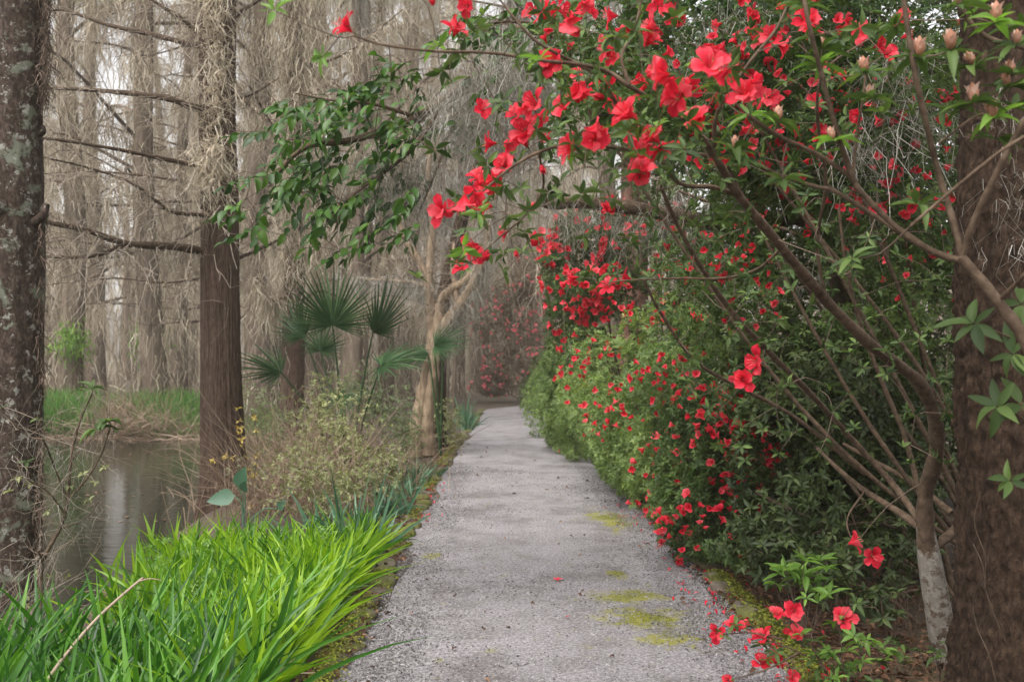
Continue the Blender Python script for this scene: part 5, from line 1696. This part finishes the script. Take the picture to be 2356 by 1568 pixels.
# ------------------------------------------------------------------ the flowering arch: a big azalea rooted at the right
ab = pt(2190, 1560, 4.55)
aa = empty('arching_azalea', (ab[0], ab[1], gz(ab[0], ab[1])), 'large azalea with mottled grey trunk arching over the path in big red flowers', 'shrub')
AZ = []
tr = pts([(2205, 1640, 4.55), (2182, 1520, 4.55), (2158, 1400, 4.52), (2140, 1290, 4.5), (2128, 1205, 4.5)])
tr[0, 2] = gz(tr[0, 0], tr[0, 1]) - .05
m_ = MB()
trunk_mesh(m_, tr, [.072, .066, .06, .054, .038], 22, 60, .07, 3, 3, .2, .15, 4, 3, .02)
m_.build('trunk', M_BARK_MOTTLED, aa)
for k, (l_, r0, r1) in enumerate((
        ([(2138, 1285, 4.5), (2129, 1220, 4.47), (2130, 1130, 4.42), (2155, 1040, 4.3), (2150, 960, 4.2), (2115, 880, 4.1), (2052, 830, 4.0), (1995, 785, 3.8), (1900, 690, 3.6), (1800, 570, 3.3), (1700, 450, 3.0), (1645, 360, 2.8), (1600, 290, 2.7)], .058, .010),
        ([(2140, 1260, 4.5), (2185, 1230, 4.6), (2230, 1180, 4.75)], .035, .028),
        ([(2150, 1240, 4.5), (2080, 1185, 4.7), (1990, 1128, 4.9), (1925, 1075, 5.0), (1880, 1030, 5.1)], .030, .012),
        ([(2190, 1180, 4.7), (2100, 1110, 4.9), (2010, 1060, 5.1), (1940, 1020, 5.2)], .026, .012),
        ([(2120, 1150, 4.7), (2080, 1000, 4.7), (2030, 880, 4.65), (1975, 730, 4.55), (1945, 600, 4.45), (1930, 480, 4.4)], .018, .008),
        ([(1520, 428, 3.3), (1560, 520, 3.5), (1620, 625, 3.7), (1690, 725, 3.9), (1760, 800, 4.2), (1860, 900, 4.5), (1960, 1010, 4.8), (2060, 1120, 4.8), (2130, 1220, 4.55)], .009, .024),
        ([(1480, 640, 4.1), (1520, 720, 4.2), (1600, 830, 4.4), (1700, 890, 4.6), (1830, 960, 4.8), (1990, 1090, 4.9)], .007, .016),
        ([(1700, 450, 3.0), (1640, 430, 2.95), (1560, 420, 2.9), (1500, 330, 2.75), (1440, 270, 2.6), (1380, 180, 2.5), (1330, 150, 2.45)], .011, .005),
        ([(1600, 290, 2.7), (1540, 250, 2.6), (1450, 200, 2.5), (1400, 165, 2.5), (1330, 148, 2.45), (1250, 140, 2.4), (1130, 122, 2.35), (1000, 118, 2.3), (880, 103, 2.3), (815, 82, 2.28)], .010, .0032),
        ([(1645, 360, 2.8), (1560, 350, 2.75), (1460, 345, 2.7), (1330, 330, 2.65), (1240, 350, 2.6), (1170, 390, 2.6), (1110, 440, 2.6), (1060, 470, 2.6), (1030, 480, 2.6)], .010, .0028),
        ([(1240, 350, 2.6), (1250, 430, 2.75), (1215, 490, 2.8), (1150, 545, 2.8), (1100, 590, 2.8), (1070, 610, 2.8)], .005, .002),
        ([(1645, 360, 2.8), (1650, 260, 2.7), (1720, 150, 2.6), (1790, 60, 2.6), (1830, -40, 2.6)], .009, .004),
        ([(1450, 200, 2.5), (1430, 130, 2.5), (1460, 70, 2.5), (1480, -20, 2.5)], .007, .004),
        ([(1330, 148, 2.45), (1240, 100, 2.4), (1190, 50, 2.4), (1150, 0, 2.4), (1120, -30, 2.4)], .006, .003),
        ([(1800, 570, 3.3), (1740, 620, 3.4), (1660, 640, 3.4), (1560, 640, 3.4), (1440, 645, 3.4), (1400, 650, 3.4)], .008, .003),
        ([(1900, 690, 3.6), (1880, 560, 3.5), (1900, 420, 3.3), (1880, 260, 3.1), (1900, 160, 3.0), (2000, 90, 3.0)], .010, .004),
        ([(1760, 800, 4.2), (1750, 840, 4.0), (1730, 855, 3.8)], .005, .003),
        ([(1990, 1128, 4.9), (1950, 1190, 4.6), (1960, 1240, 4.4), (1985, 1270, 4.35)], .007, .003))):
    AZ.append(limb(aa, l_, r0 * .74, r1 * .74, M_BARK_LIMB, sides=8, rough=.15, seed=k, n=max(12, len(l_) * 4)))
AZN = np.vstack(AZ)
FL = [(795, 62, 75), (1050, 70, 60), (1075, 12, 52), (1255, 22, 60), (1310, 55, 60), (1345, 8, 50), (1405, 35, 58), (1395, 110, 65), (1440, 68, 45), (1500, 62, 70), (1270, 142, 72), (1228, 238, 68), (1205, 300, 66), (1185, 262, 50),
      (1110, 250, 45), (1292, 245, 55), (1336, 208, 72), (1330, 172, 45), (1386, 192, 60), (1412, 236, 55), (1440, 262, 78), (1506, 170, 82), (1482, 192, 60), (1560, 222, 82), (1584, 198, 60), (1636, 152, 88), (1652, 136, 60), (1602, 272, 72),
      (1712, 215, 78), (1742, 222, 55), (1308, 340, 72), (1368, 322, 76), (1392, 308, 50), (1502, 315, 76), (1476, 352, 70), (1472, 392, 72), (1130, 330, 52), (1160, 382, 66), (1145, 405, 60), (1110, 426, 60), (1066, 466, 75), (1014, 486, 66),
      (1120, 472, 52), (1258, 316, 42), (1160, 536, 42), (1084, 564, 62), (1100, 586, 45), (1060, 614, 42), (1776, 86, 66), (1800, 106, 56), (1856, 46, 60), (1892, 158, 56), (1920, 172, 50), (1880, 232, 45), (1972, 266, 40), (1990, 76, 56),
      (2022, 106, 56), (2042, 122, 50), (2080, 46, 58), (2086, 82, 45), (1770, 225, 50), (1726, 292, 42), (1398, 656, 44), (1440, 640, 46), (1320, 640, 46), (1740, 830, 62), (1712, 872, 60), (1965, 1245, 52), (2010, 1280, 46), (1290, 22, 55),
      (1225, 25, 48), (1520, 12, 55), (1560, 330, 40), (1170, 330, 45), (1240, 270, 45), (1460, 310, 45), (1540, 190, 50), (1680, 170, 50)]
HEROES = [(u, v, s, min(3.7, max(2.05, 176.0 / s)) if v < 700 else (3.75 if v < 900 else 4.35)) for u, v, s in FL]
fpos = np.array([pt(u, v, y) for u, v, s, y in HEROES])
for (u, v, s, y), p in zip(HEROES, fpos):
    ax = np.array((random.gauss(-.35, .65), random.gauss(-.55, .40), random.gauss(.0, .55)))
    if (u, v) == (795, 62):
        ax = np.array((-.8, -.25, .5))
    place_flower(aa, p, ax, .5 * s * y / FOC * 1.02, True)
    if s > 58 and (u, v) != (795, 62):
        place_flower(aa, p + RNG.normal(size=3) * (.016, .02, .016), np.array((random.gauss(-.2, .8), random.gauss(-.4, .5), random.gauss(0, .7))), .5 * s * y / FOC * random.uniform(.7, .95), True)
for (u, v, y, s, dx) in ((1220, 485, 2.8, 26, (.5, -.2, .6)), (1228, 566, 2.8, 34, (.1, -.2, 1)), (1186, 576, 2.8, 16, (.2, -.2, -1)), (996, 12, 2.35, 24, (-.2, 0, 1)), (1412, 486, 3.4, 34, (-.4, -.3, .2)), (1390, 225, 2.5, 26, (-1, 0, .2)), (1245, 380, 2.6, 22, (.3, -.2, -1)),
                         (1112, 600, 2.8, 26, (.4, -.3, .8)), (1945, 180, 3, 22, (-.4, 0, .8))):
    a = unit(np.array(dx, float)); X, Y, Z = frames(rand_dir(1), a[None])
    x = unit(np.cross((.3, .9, .2), a))
    put('flower_bud', BUD_RED, aa, mat4(pt(u, v, y), x, np.cross(a, x), a, s * y / FOC * .8))
# leaf whorls beside the flowers and along the limbs
WC, WA = [], []
for p in fpos:
    for q in range(2):
        o_ = RNG.normal(size=3) * (.05, .04, .045)
        WC.append(p + np.array((o_[0] + .01, abs(o_[1]) + .035, o_[2])))
        WA.append(unit(RNG.normal(size=3) * .6 + np.array((-.1, -.3, .5))))
for q in range(230):
    s = AZN[RNG.integers(0, len(AZN))]
    if s[2] < 1.0:
        continue
    WC.append(s + RNG.normal(size=3) * (.16, .16, .13)); WA.append(unit(RNG.normal(size=3) * .6 + np.array((-.1, -.2, .6))))
for q in range(110):
    WC.append(pt(RNG.uniform(1480, 2230), RNG.uniform(380, 1080), RNG.uniform(3.7, 5.2))); WA.append(unit(RNG.normal(size=3) * .5 + np.array((-.2, -.3, .7))))
WC, WA = np.array(WC), np.array(WA)
Pl, D, U, Ls, w = whorls(WC, WA, 6, .047, .8)
vis = np.argsort(np.where(in_view(Pl, 0), np.linalg.norm(Pl - CAMP, axis=1), 99))[:300]
sel = np.zeros(len(Pl), bool); sel[vis] = True
new = sel & (w % 5 == 0)
put_leaves(aa, LEAVES_NEW, Pl[new], D[new], U[new], Ls[new])
put_leaves(aa, LEAVES_AZ, Pl[sel & ~new], D[sel & ~new], U[sel & ~new], Ls[sel & ~new])
V6, F6 = leaf_grid(4, .38, .14, .2)
m_ = MB()
X, Y, Z = frames(D[~sel], U[~sel])
scatter(m_, V6, F6, Pl[~sel], X, Y, Z, Ls[~sel], np.clip(RNG.normal(size=(~sel).sum()) * .25 + .55, 0, 1))
m_.build('foliage', M_AZ_LEAF, aa, kind='stuff')
m_ = MB()
twig_net(m_, list(AZN[AZN[:, 2] > .9]), np.vstack([fpos, WC]), .0038, .0012, sides=4, sag=.04)
m_.build('twigs', M_TWIG, aa, kind='stuff')

# ------------------------------------------------------------------ rhododendron with peach buds close at the right
rb = pt(2520, 1300, 2.5)
ro = empty('rhododendron', (rb[0], 2.5, gz(rb[0], 2.5)), 'leggy rhododendron with peach buds and bare forking stems near the big right trunk', 'shrub')
RN = []
for k, (l_, r0, r1) in enumerate((
        ([(2560, 1900, 2.5), (2480, 1100, 2.45), (2370, 810, 2.4), (2300, 700, 2.4), (2210, 590, 2.4)], .019, .013),
        ([(2215, 595, 2.4), (2190, 500, 2.4), (2160, 400, 2.4), (2135, 300, 2.35), (2108, 180, 2.3), (2088, 60, 2.3), (2075, -40, 2.3)], .009, .0055),
        ([(2212, 592, 2.4), (2245, 500, 2.35), (2290, 405, 2.3), (2345, 300, 2.25), (2420, 200, 2.2)], .009, .007),
        ([(2215, 600, 2.4), (2150, 580, 2.42), (2060, 520, 2.45), (1980, 440, 2.45), (1955, 405, 2.45), (1880, 355, 2.45), (1790, 312, 2.4), (1720, 265, 2.35)], .009, .005),
        ([(2150, 585, 2.42), (2010, 495, 2.5), (1920, 440, 2.5), (1880, 430, 2.5), (1800, 405, 2.5), (1740, 375, 2.5)], .007, .004),
        ([(1965, 420, 2.45), (1925, 300, 2.4), (1890, 170, 2.35), (1862, 60, 2.3), (1845, -30, 2.3)], .007, .005),
        ([(1962, 418, 2.45), (1970, 320, 2.45), (1985, 230, 2.4), (1992, 170, 2.4)], .004, .003),
        ([(2095, 520, 2.3), (2200, 430, 2.25), (2300, 350, 2.2), (2356, 315, 2.2)], .004, .0045),
        ([(2160, 330, 2.35), (2240, 270, 2.3), (2285, 260, 2.3)], .003, .0025),
        ([(2190, -30, 2.4), (2230, 50, 2.4), (2280, 90, 2.4), (2356, 110, 2.4)], .008, .006),
        ([(2300, 690, 2.4), (2350, 640, 2.3), (2420, 560, 2.2)], .006, .004))):
    RN.append(limb(ro, l_, r0, r1, M_BARK_LIMB, sides=8, rough=.12, seed=k, n=len(l_) * 5))
RN = np.vstack(RN[1:])
BUDS = [(2290, 32, 40), (2115, 112, 40), (2187, 96, 40), (2330, 156, 30), (2318, 186, 28), (2240, 216, 40), (2285, 252, 40), (1990, 152, 32), (2005, 212, 28), (1890, 97, 30), (1792, 262, 28), (1690, 328, 24), (1916, 308, 26), (2340, 88, 28), (2200, -2, 26),
        (2240, 135, 30), (1660, 178, 26)]
RC, RA = [], []
for (u, v, s) in BUDS:
    y = 2.3 if u > 1950 else 2.4
    p = pt(u, v + s * .4, y)
    a = unit(np.array((random.gauss(-.1, .2), random.gauss(-.1, .2), 1.0)))
    x = unit(np.cross((.3, .9, .2), a))
    put('flower_bud', BUD_PEACH, ro, mat4(p, x, np.cross(a, x), a, s * y / FOC * .85))
    RC.append(p - a * .006); RA.append(a)
for (u, v) in ((1850, 15), (1725, 268), (1700, 370), (1960, 595), (2110, 470), (2330, 250), (2350, 60), (2250, 20), (2180, 250), (2290, 320), (1800, 415), (2060, 60), (2140, 130), (1885, 150)):
    RC.append(pt(u, v, 2.4)); RA.append(unit(np.array((random.gauss(-.1, .3), random.gauss(-.2, .3), 1.0))))
RC, RA = np.array(RC), np.array(RA)
Pl, D, U, Ls, w = whorls(RC, RA, 9, .075, .88)
fresh = (w % 6 == 0)
LEAVES_LONG = leaf_meshes('leaf', M_AZ_LEAF, .27, .25)
LEAVES_LONG_NEW = leaf_meshes('leaf', M_AZ_NEW, .27, .25)
put_leaves(ro, LEAVES_LONG, Pl[~fresh], D[~fresh], U[~fresh], Ls[~fresh])
put_leaves(ro, LEAVES_LONG_NEW, Pl[fresh], D[fresh], U[fresh], Ls[fresh])
m_ = MB()
twig_net(m_, list(RN), RC, .0035, .0022, sides=5, sag=-.05)
m_.build('twigs', M_TWIG, ro, kind='stuff')

# broad-leaved evergreen sprigs in front of the big trunk
eb = pt(2440, 1500, 2.7)
es = empty('evergreen_sapling', (eb[0], 2.7, gz(eb[0], 2.7)), 'broad-leaved evergreen sapling reaching in from the right edge', 'shrub')
EN = [limb(es, [(2450, 1900, 2.7), (2420, 1300, 2.7), (2400, 1000, 2.7), (2380, 800, 2.7)], .012, .006, M_BARK_LIMB),
      limb(es, [(2405, 1030, 2.7), (2350, 960, 2.65), (2300, 935, 2.6)], .004, .002, M_BARK_LIMB), limb(es, [(2385, 800, 2.7), (2310, 770, 2.6), (2240, 740, 2.6)], .004, .002, M_BARK_LIMB),
      limb(es, [(2420, 1160, 2.7), (2370, 1120, 2.6), (2330, 1100, 2.6)], .004, .002, M_BARK_LIMB)]
for (u, v, n, L) in ((2295, 935, 6, .085), (2240, 745, 7, .095), (2330, 815, 6, .095), (2325, 1105, 6, .06), (2350, 700, 5, .08), (2350, 930, 5, .08)):
    Pl, D, U, Ls, w = whorls(pt(u, v, 2.6)[None], np.array([(-.5, -.5, .35)]), n, L, .9)
    put_leaves(es, LEAVES_AZ, Pl, D, U, Ls)

# low sprigs with red flowers by the right path edge
sb = pt(1960, 1560, 4.25)
sp = empty('azalea_sprig', (sb[0], 4.25, gz(sb[0], 4.25)), 'low azalea sprigs with red trumpet flowers at the bottom right path edge', 'shrub')
SN = [limb(sp, l_, .006, .002, M_BARK_LIMB, sides=5) for l_ in ([(1960, 1640, 4.2), (1900, 1540, 4.2), (1840, 1500, 4.2), (1760, 1470, 4.2)], [(1960, 1640, 4.2), (1940, 1540, 4.2), (1935, 1450, 4.2)],
      [(1900, 1540, 4.2), (1850, 1460, 4.2), (1810, 1415, 4.2)], [(1840, 1500, 4.2), (1760, 1540, 4.1), (1690, 1560, 4.1)], [(1800, 1470, 4.2), (1730, 1455, 4.2), (1660, 1458, 4.2)])]
SN = np.vstack(SN)
sf = [(1690, 1440, 46), (1650, 1456, 40), (1786, 1410, 40), (1830, 1404, 46), (1756, 1462, 46), (1830, 1456, 42), (1940, 1420, 52), (1752, 1520, 46), (1792, 1510, 42), (1822, 1560, 36), (1906, 1556, 44), (1675, 1562, 30)]
for (u, v, s) in sf:
    place_flower(sp, pt(u, v, 4.2), (random.gauss(-.4, .5), random.gauss(-.5, .3), random.gauss(.25, .4)), .5 * s * 4.2 / FOC * 1.1, True)
WC = np.array([pt(u, v, 4.2) + RNG.normal(size=3) * .03 for u, v, s in sf] + [pt(RNG.uniform(1860, 2080), RNG.uniform(1460, 1570), 4.2 + RNG.normal() * .12) for q in range(34)] + [pt(RNG.uniform(1820, 1960), RNG.uniform(1430, 1530), 4.2) for q in range(8)])
Pl, D, U, Ls, w = whorls(WC, unit(RNG.normal(size=WC.shape) * .3 + np.array((0, 0, 1))), 6, .055, .85)
put_leaves(sp, LEAVES_AZ, Pl[w % 2 == 0], D[w % 2 == 0], U[w % 2 == 0], Ls[w % 2 == 0])
put_leaves(sp, LEAVES_NEW, Pl[w % 2 == 1], D[w % 2 == 1], U[w % 2 == 1], Ls[w % 2 == 1])
m_ = MB()
twig_net(m_, list(SN), np.vstack([WC] + [pt(u, v, 4.2)[None] for u, v, s in sf]), .003, .0012, sag=.05)
m_.build('twigs', M_TWIG, sp, kind='stuff')

for (u, v, y, n, L, lab, ms) in ((1850, 1320, 4.8, 14, .10, 'bright lime green leafy shoots under the shaded azalea', LEAVES_NEW), (2160, 1530, 4.3, 5, .05, 'small green seedling at the foot of the mottled trunk', LEAVES_AZ),
                                 (1940, 1330, 4.9, 8, .055, 'dark seedling cluster in the litter beside the lime shoots', LEAVES_AZD), (2050, 1390, 4.8, 8, .05, 'dark seedling cluster in front of the mottled trunk', LEAVES_AZD),
                                 (2100, 1340, 5.0, 6, .05, 'dark seedling beside the mottled trunk, highest in the litter', LEAVES_AZD)):
    c = pt(u, v, y)
    e = empty('leafy_seedling', (c[0], y, gz(c[0], y)), lab, 'plant', 'seedlings in the litter')
    C = c + RNG.normal(size=(n, 3)) * (.09, .08, .05)
    C[:, 2] = np.maximum(C[:, 2], gz(c[0], y) + .05)
    Pl, D, U, Ls, w = whorls(C, unit(RNG.normal(size=C.shape) * .3 + np.array((0, 0, 1))), 6, L, .8)
    put_leaves(e, ms, Pl, D, U, Ls)
    for q in C:
        limb(e, np.array([(c[0], y, gz(c[0], y) - .01), (q + np.array((c[0], y, gz(c[0], y)))) / 2 + RNG.normal(size=3) * .01, q]), .003, .0015, M_TWIG, n=5, sides=4, rough=0, name='stem')

# ------------------------------------------------------------------ small plants on the left
lb = pt(92, 1430, 4.9)
ls = empty('young_azalea', (lb[0], 4.9, gz(lb[0], 4.9)), 'spindly young azalea with few leaf tufts in front of the pond at left', 'shrub')
LN = []
for k, (l_, r0, r1) in enumerate((
        ([(92, 1500, 4.9), (95, 1380, 4.9), (97, 1295, 4.9), (140, 1210, 4.9), (155, 1150, 4.9), (163, 1060, 4.9), (180, 980, 4.9), (212, 905, 4.9)], .013, .004),
        ([(97, 1295, 4.9), (88, 1265, 4.85)], .008, .006), ([(155, 1150, 4.9), (200, 1100, 4.9), (235, 1040, 4.9), (255, 975, 4.9)], .006, .003),
        ([(148, 1180, 4.9), (110, 1130, 4.8), (60, 1100, 4.7), (40, 1065, 4.7)], .005, .003), ([(163, 1060, 4.9), (200, 1020, 5), (240, 985, 5)], .004, .002), ([(100, 1010, 4.6), (60, 1000, 4.6), (0, 940, 4.5)], .004, .003),
        ([(140, 1215, 4.9), (200, 1190, 4.9), (230, 1150, 4.9)], .004, .002), ([(155, 1150, 4.9), (120, 1060, 4.8), (100, 1010, 4.6)], .005, .004))):
    LN.append(limb(ls, l_, r0, r1, M_BARK_LIMB, sides=7, rough=.1, seed=k, n=len(l_) * 4))
LN = np.vstack(LN)
TF = [(212, 893, 9, .085), (250, 968, 11, .085), (222, 988, 9, .085), (85, 965, 5, .045), (60, 1062, 6, .05), (40, 1100, 6, .04), (70, 1115, 6, .04), (5, 935, 4, .05), (190, 1090, 6, .03), (220, 1110, 6, .03), (240, 1075, 6, .03), (20, 1130, 6, .035), (180, 895, 5, .05), (160, 1120, 5, .03), (205, 1150, 5, .03), (265, 990, 5, .045)]
C = np.array([pt(u, v, 4.85) for u, v, n, L in TF])
for (u, v, n, L), c in zip(TF, C):
    Pl, D, U, Ls, w = whorls(c[None], np.array([(random.gauss(0, .2), -.25, 1.0)]), n, L, .85)
    put_leaves(ls, LEAVES_AZ if L > .042 else LEAVES_OLIVE, Pl, D, U, Ls)
m_, _t = side_twigs(LN[LN[:, 2] < 1.2], 70, .25, 1, (0, 0, .2), .0, .0022, 4, 3)
twig_net(m_, list(LN), C, .003, .0014)
m_.build('twigs', M_TWIG_PALE, ls, kind='stuff')
m_ = MB()
moss_strands(m_, LN[RNG.integers(0, len(LN), 260)], .12, .0028, 1.1)
m_.build('spanish_moss', M_MOSS_NEAR, ls, kind='stuff')

gb = pt(0, 1200, 5.6)
m0, tp = side_twigs(np.array([(gb[0] + RNG.normal() * .12, 5.6 + RNG.normal() * .1, gz(gb[0], 5.6)) for q in range(14)]), 60, .75, .45, (.1, -.1, .9), .1, .0035, 6, 5)
tb_ = empty('twiggy_bush', (gb[0], 5.6, gz(gb[0], 5.6)), 'tangled dry twiggy bush at the foot of the lichen-spotted trunk', 'bush')
m0.build('twigs', M_TWIG_PALE, tb_, kind='stuff')
Pl, D, U, Ls, w = whorls(tp[:45], unit(RNG.normal(size=(45, 3))), 4, .03, .8)
put_leaves(tb_, LEAVES_OLIVE, Pl, D, U, Ls)

# broad pale leaves by the second trunk
hb = pt(560, 1200, 9.0)
hp = empty('broad_leaf_plant', (hb[0], 9.0, gz(hb[0], 9.0)), 'plant with broad pale green leaves behind the bright grass', 'plant')
LEAF_BROAD = leaf_meshes('leaf', M_GRASS_BLUE, .75, .3, .08, 3, 7, .75)
for (u, v, d, L) in ((548, 1120, (.35, -.25, .9), .22), (560, 1130, (.2, -.5, .5), .16), (540, 1140, (-.95, -.2, -.15), .26), (640, 1170, (.5, -.3, .6), .14)):
    p = pt(u, v, 9.0)
    limb(hp, np.array([(hb[0], 9.0, gz(hb[0], 9.0)), (p + np.array((hb[0], 9, gz(hb[0], 9)))) / 2 + (.02, 0, .08), p]), .008, .005, M_GRASS_BLUE, n=9, sides=6, rough=0, name='stem')
    put_leaves(hp, LEAF_BROAD, p[None], unit(np.array([d])), unit(np.array([(.1, -.9, .5)])), [L])

yb = pt(560, 1150, 9.7)
yt = empty('yellow_leaf_sprig', (yb[0], 9.7, gz(yb[0], 9.7)), 'thin sprig of small yellow leaves across the foot of the second trunk', 'plant')
M_YEL = leaf_mat('yellow_leaf', [(.30, .20, .05), (.48, .36, .11), (.62, .52, .22)], .6, .35, .3)
LEAVES_YEL = leaf_meshes('leaf', M_YEL, .55, .2, nl=4, n=3)
YN = [limb(yt, l_, .005, .002, M_TWIG, sides=5, rough=0) for l_ in ([(575, 1160, 9.7), (570, 1080, 9.7), (555, 1010, 9.7), (548, 940, 9.7)], [(570, 1080, 9.7), (530, 1050, 9.65), (485, 1062, 9.6)], [(575, 1160, 9.7), (592, 1040, 9.7), (585, 960, 9.7)])]
YN = np.vstack(YN)
Pl, D, U, Ls, w = whorls(YN[4:][RNG.integers(0, len(YN) - 4, 34)], rand_dir(34), 3, .05, .8)
put_leaves(yt, LEAVES_YEL, Pl, D, U, Ls)

# ------------------------------------------------------------------ humid air
HAZE = 0.0018
if HAZE:
    mb = MB()
    x0, x1, y0, y1, z0, z1 = -152, 152, -32, 242, -2.0, 27.0
    mb.add([(x0, y0, z0), (x1, y0, z0), (x1, y1, z0), (x0, y1, z0), (x0, y0, z1), (x1, y0, z1), (x1, y1, z1), (x0, y1, z1)],
           [(3, 2, 1, 0), (4, 5, 6, 7), (0, 1, 5, 4), (1, 2, 6, 5), (2, 3, 7, 6), (3, 0, 4, 7)])
    mh = bpy.data.materials.new('humid_air')
    mh.use_nodes = True
    mh.node_tree.nodes.clear()
    o_ = mh.node_tree.nodes.new('ShaderNodeOutputMaterial')
    v_ = mh.node_tree.nodes.new('ShaderNodeVolumePrincipled')
    v_.inputs['Color'].default_value = (.96, .89, .80, 1)
    v_.inputs['Density'].default_value = HAZE
    v_.inputs['Anisotropy'].default_value = 0.2
    mh.node_tree.links.new(v_.outputs[0], o_.inputs['Volume'])
    tag(mb.build('haze', mh, smooth=False), 'thin pale humid haze filling the swamp air', None, None, 'stuff')
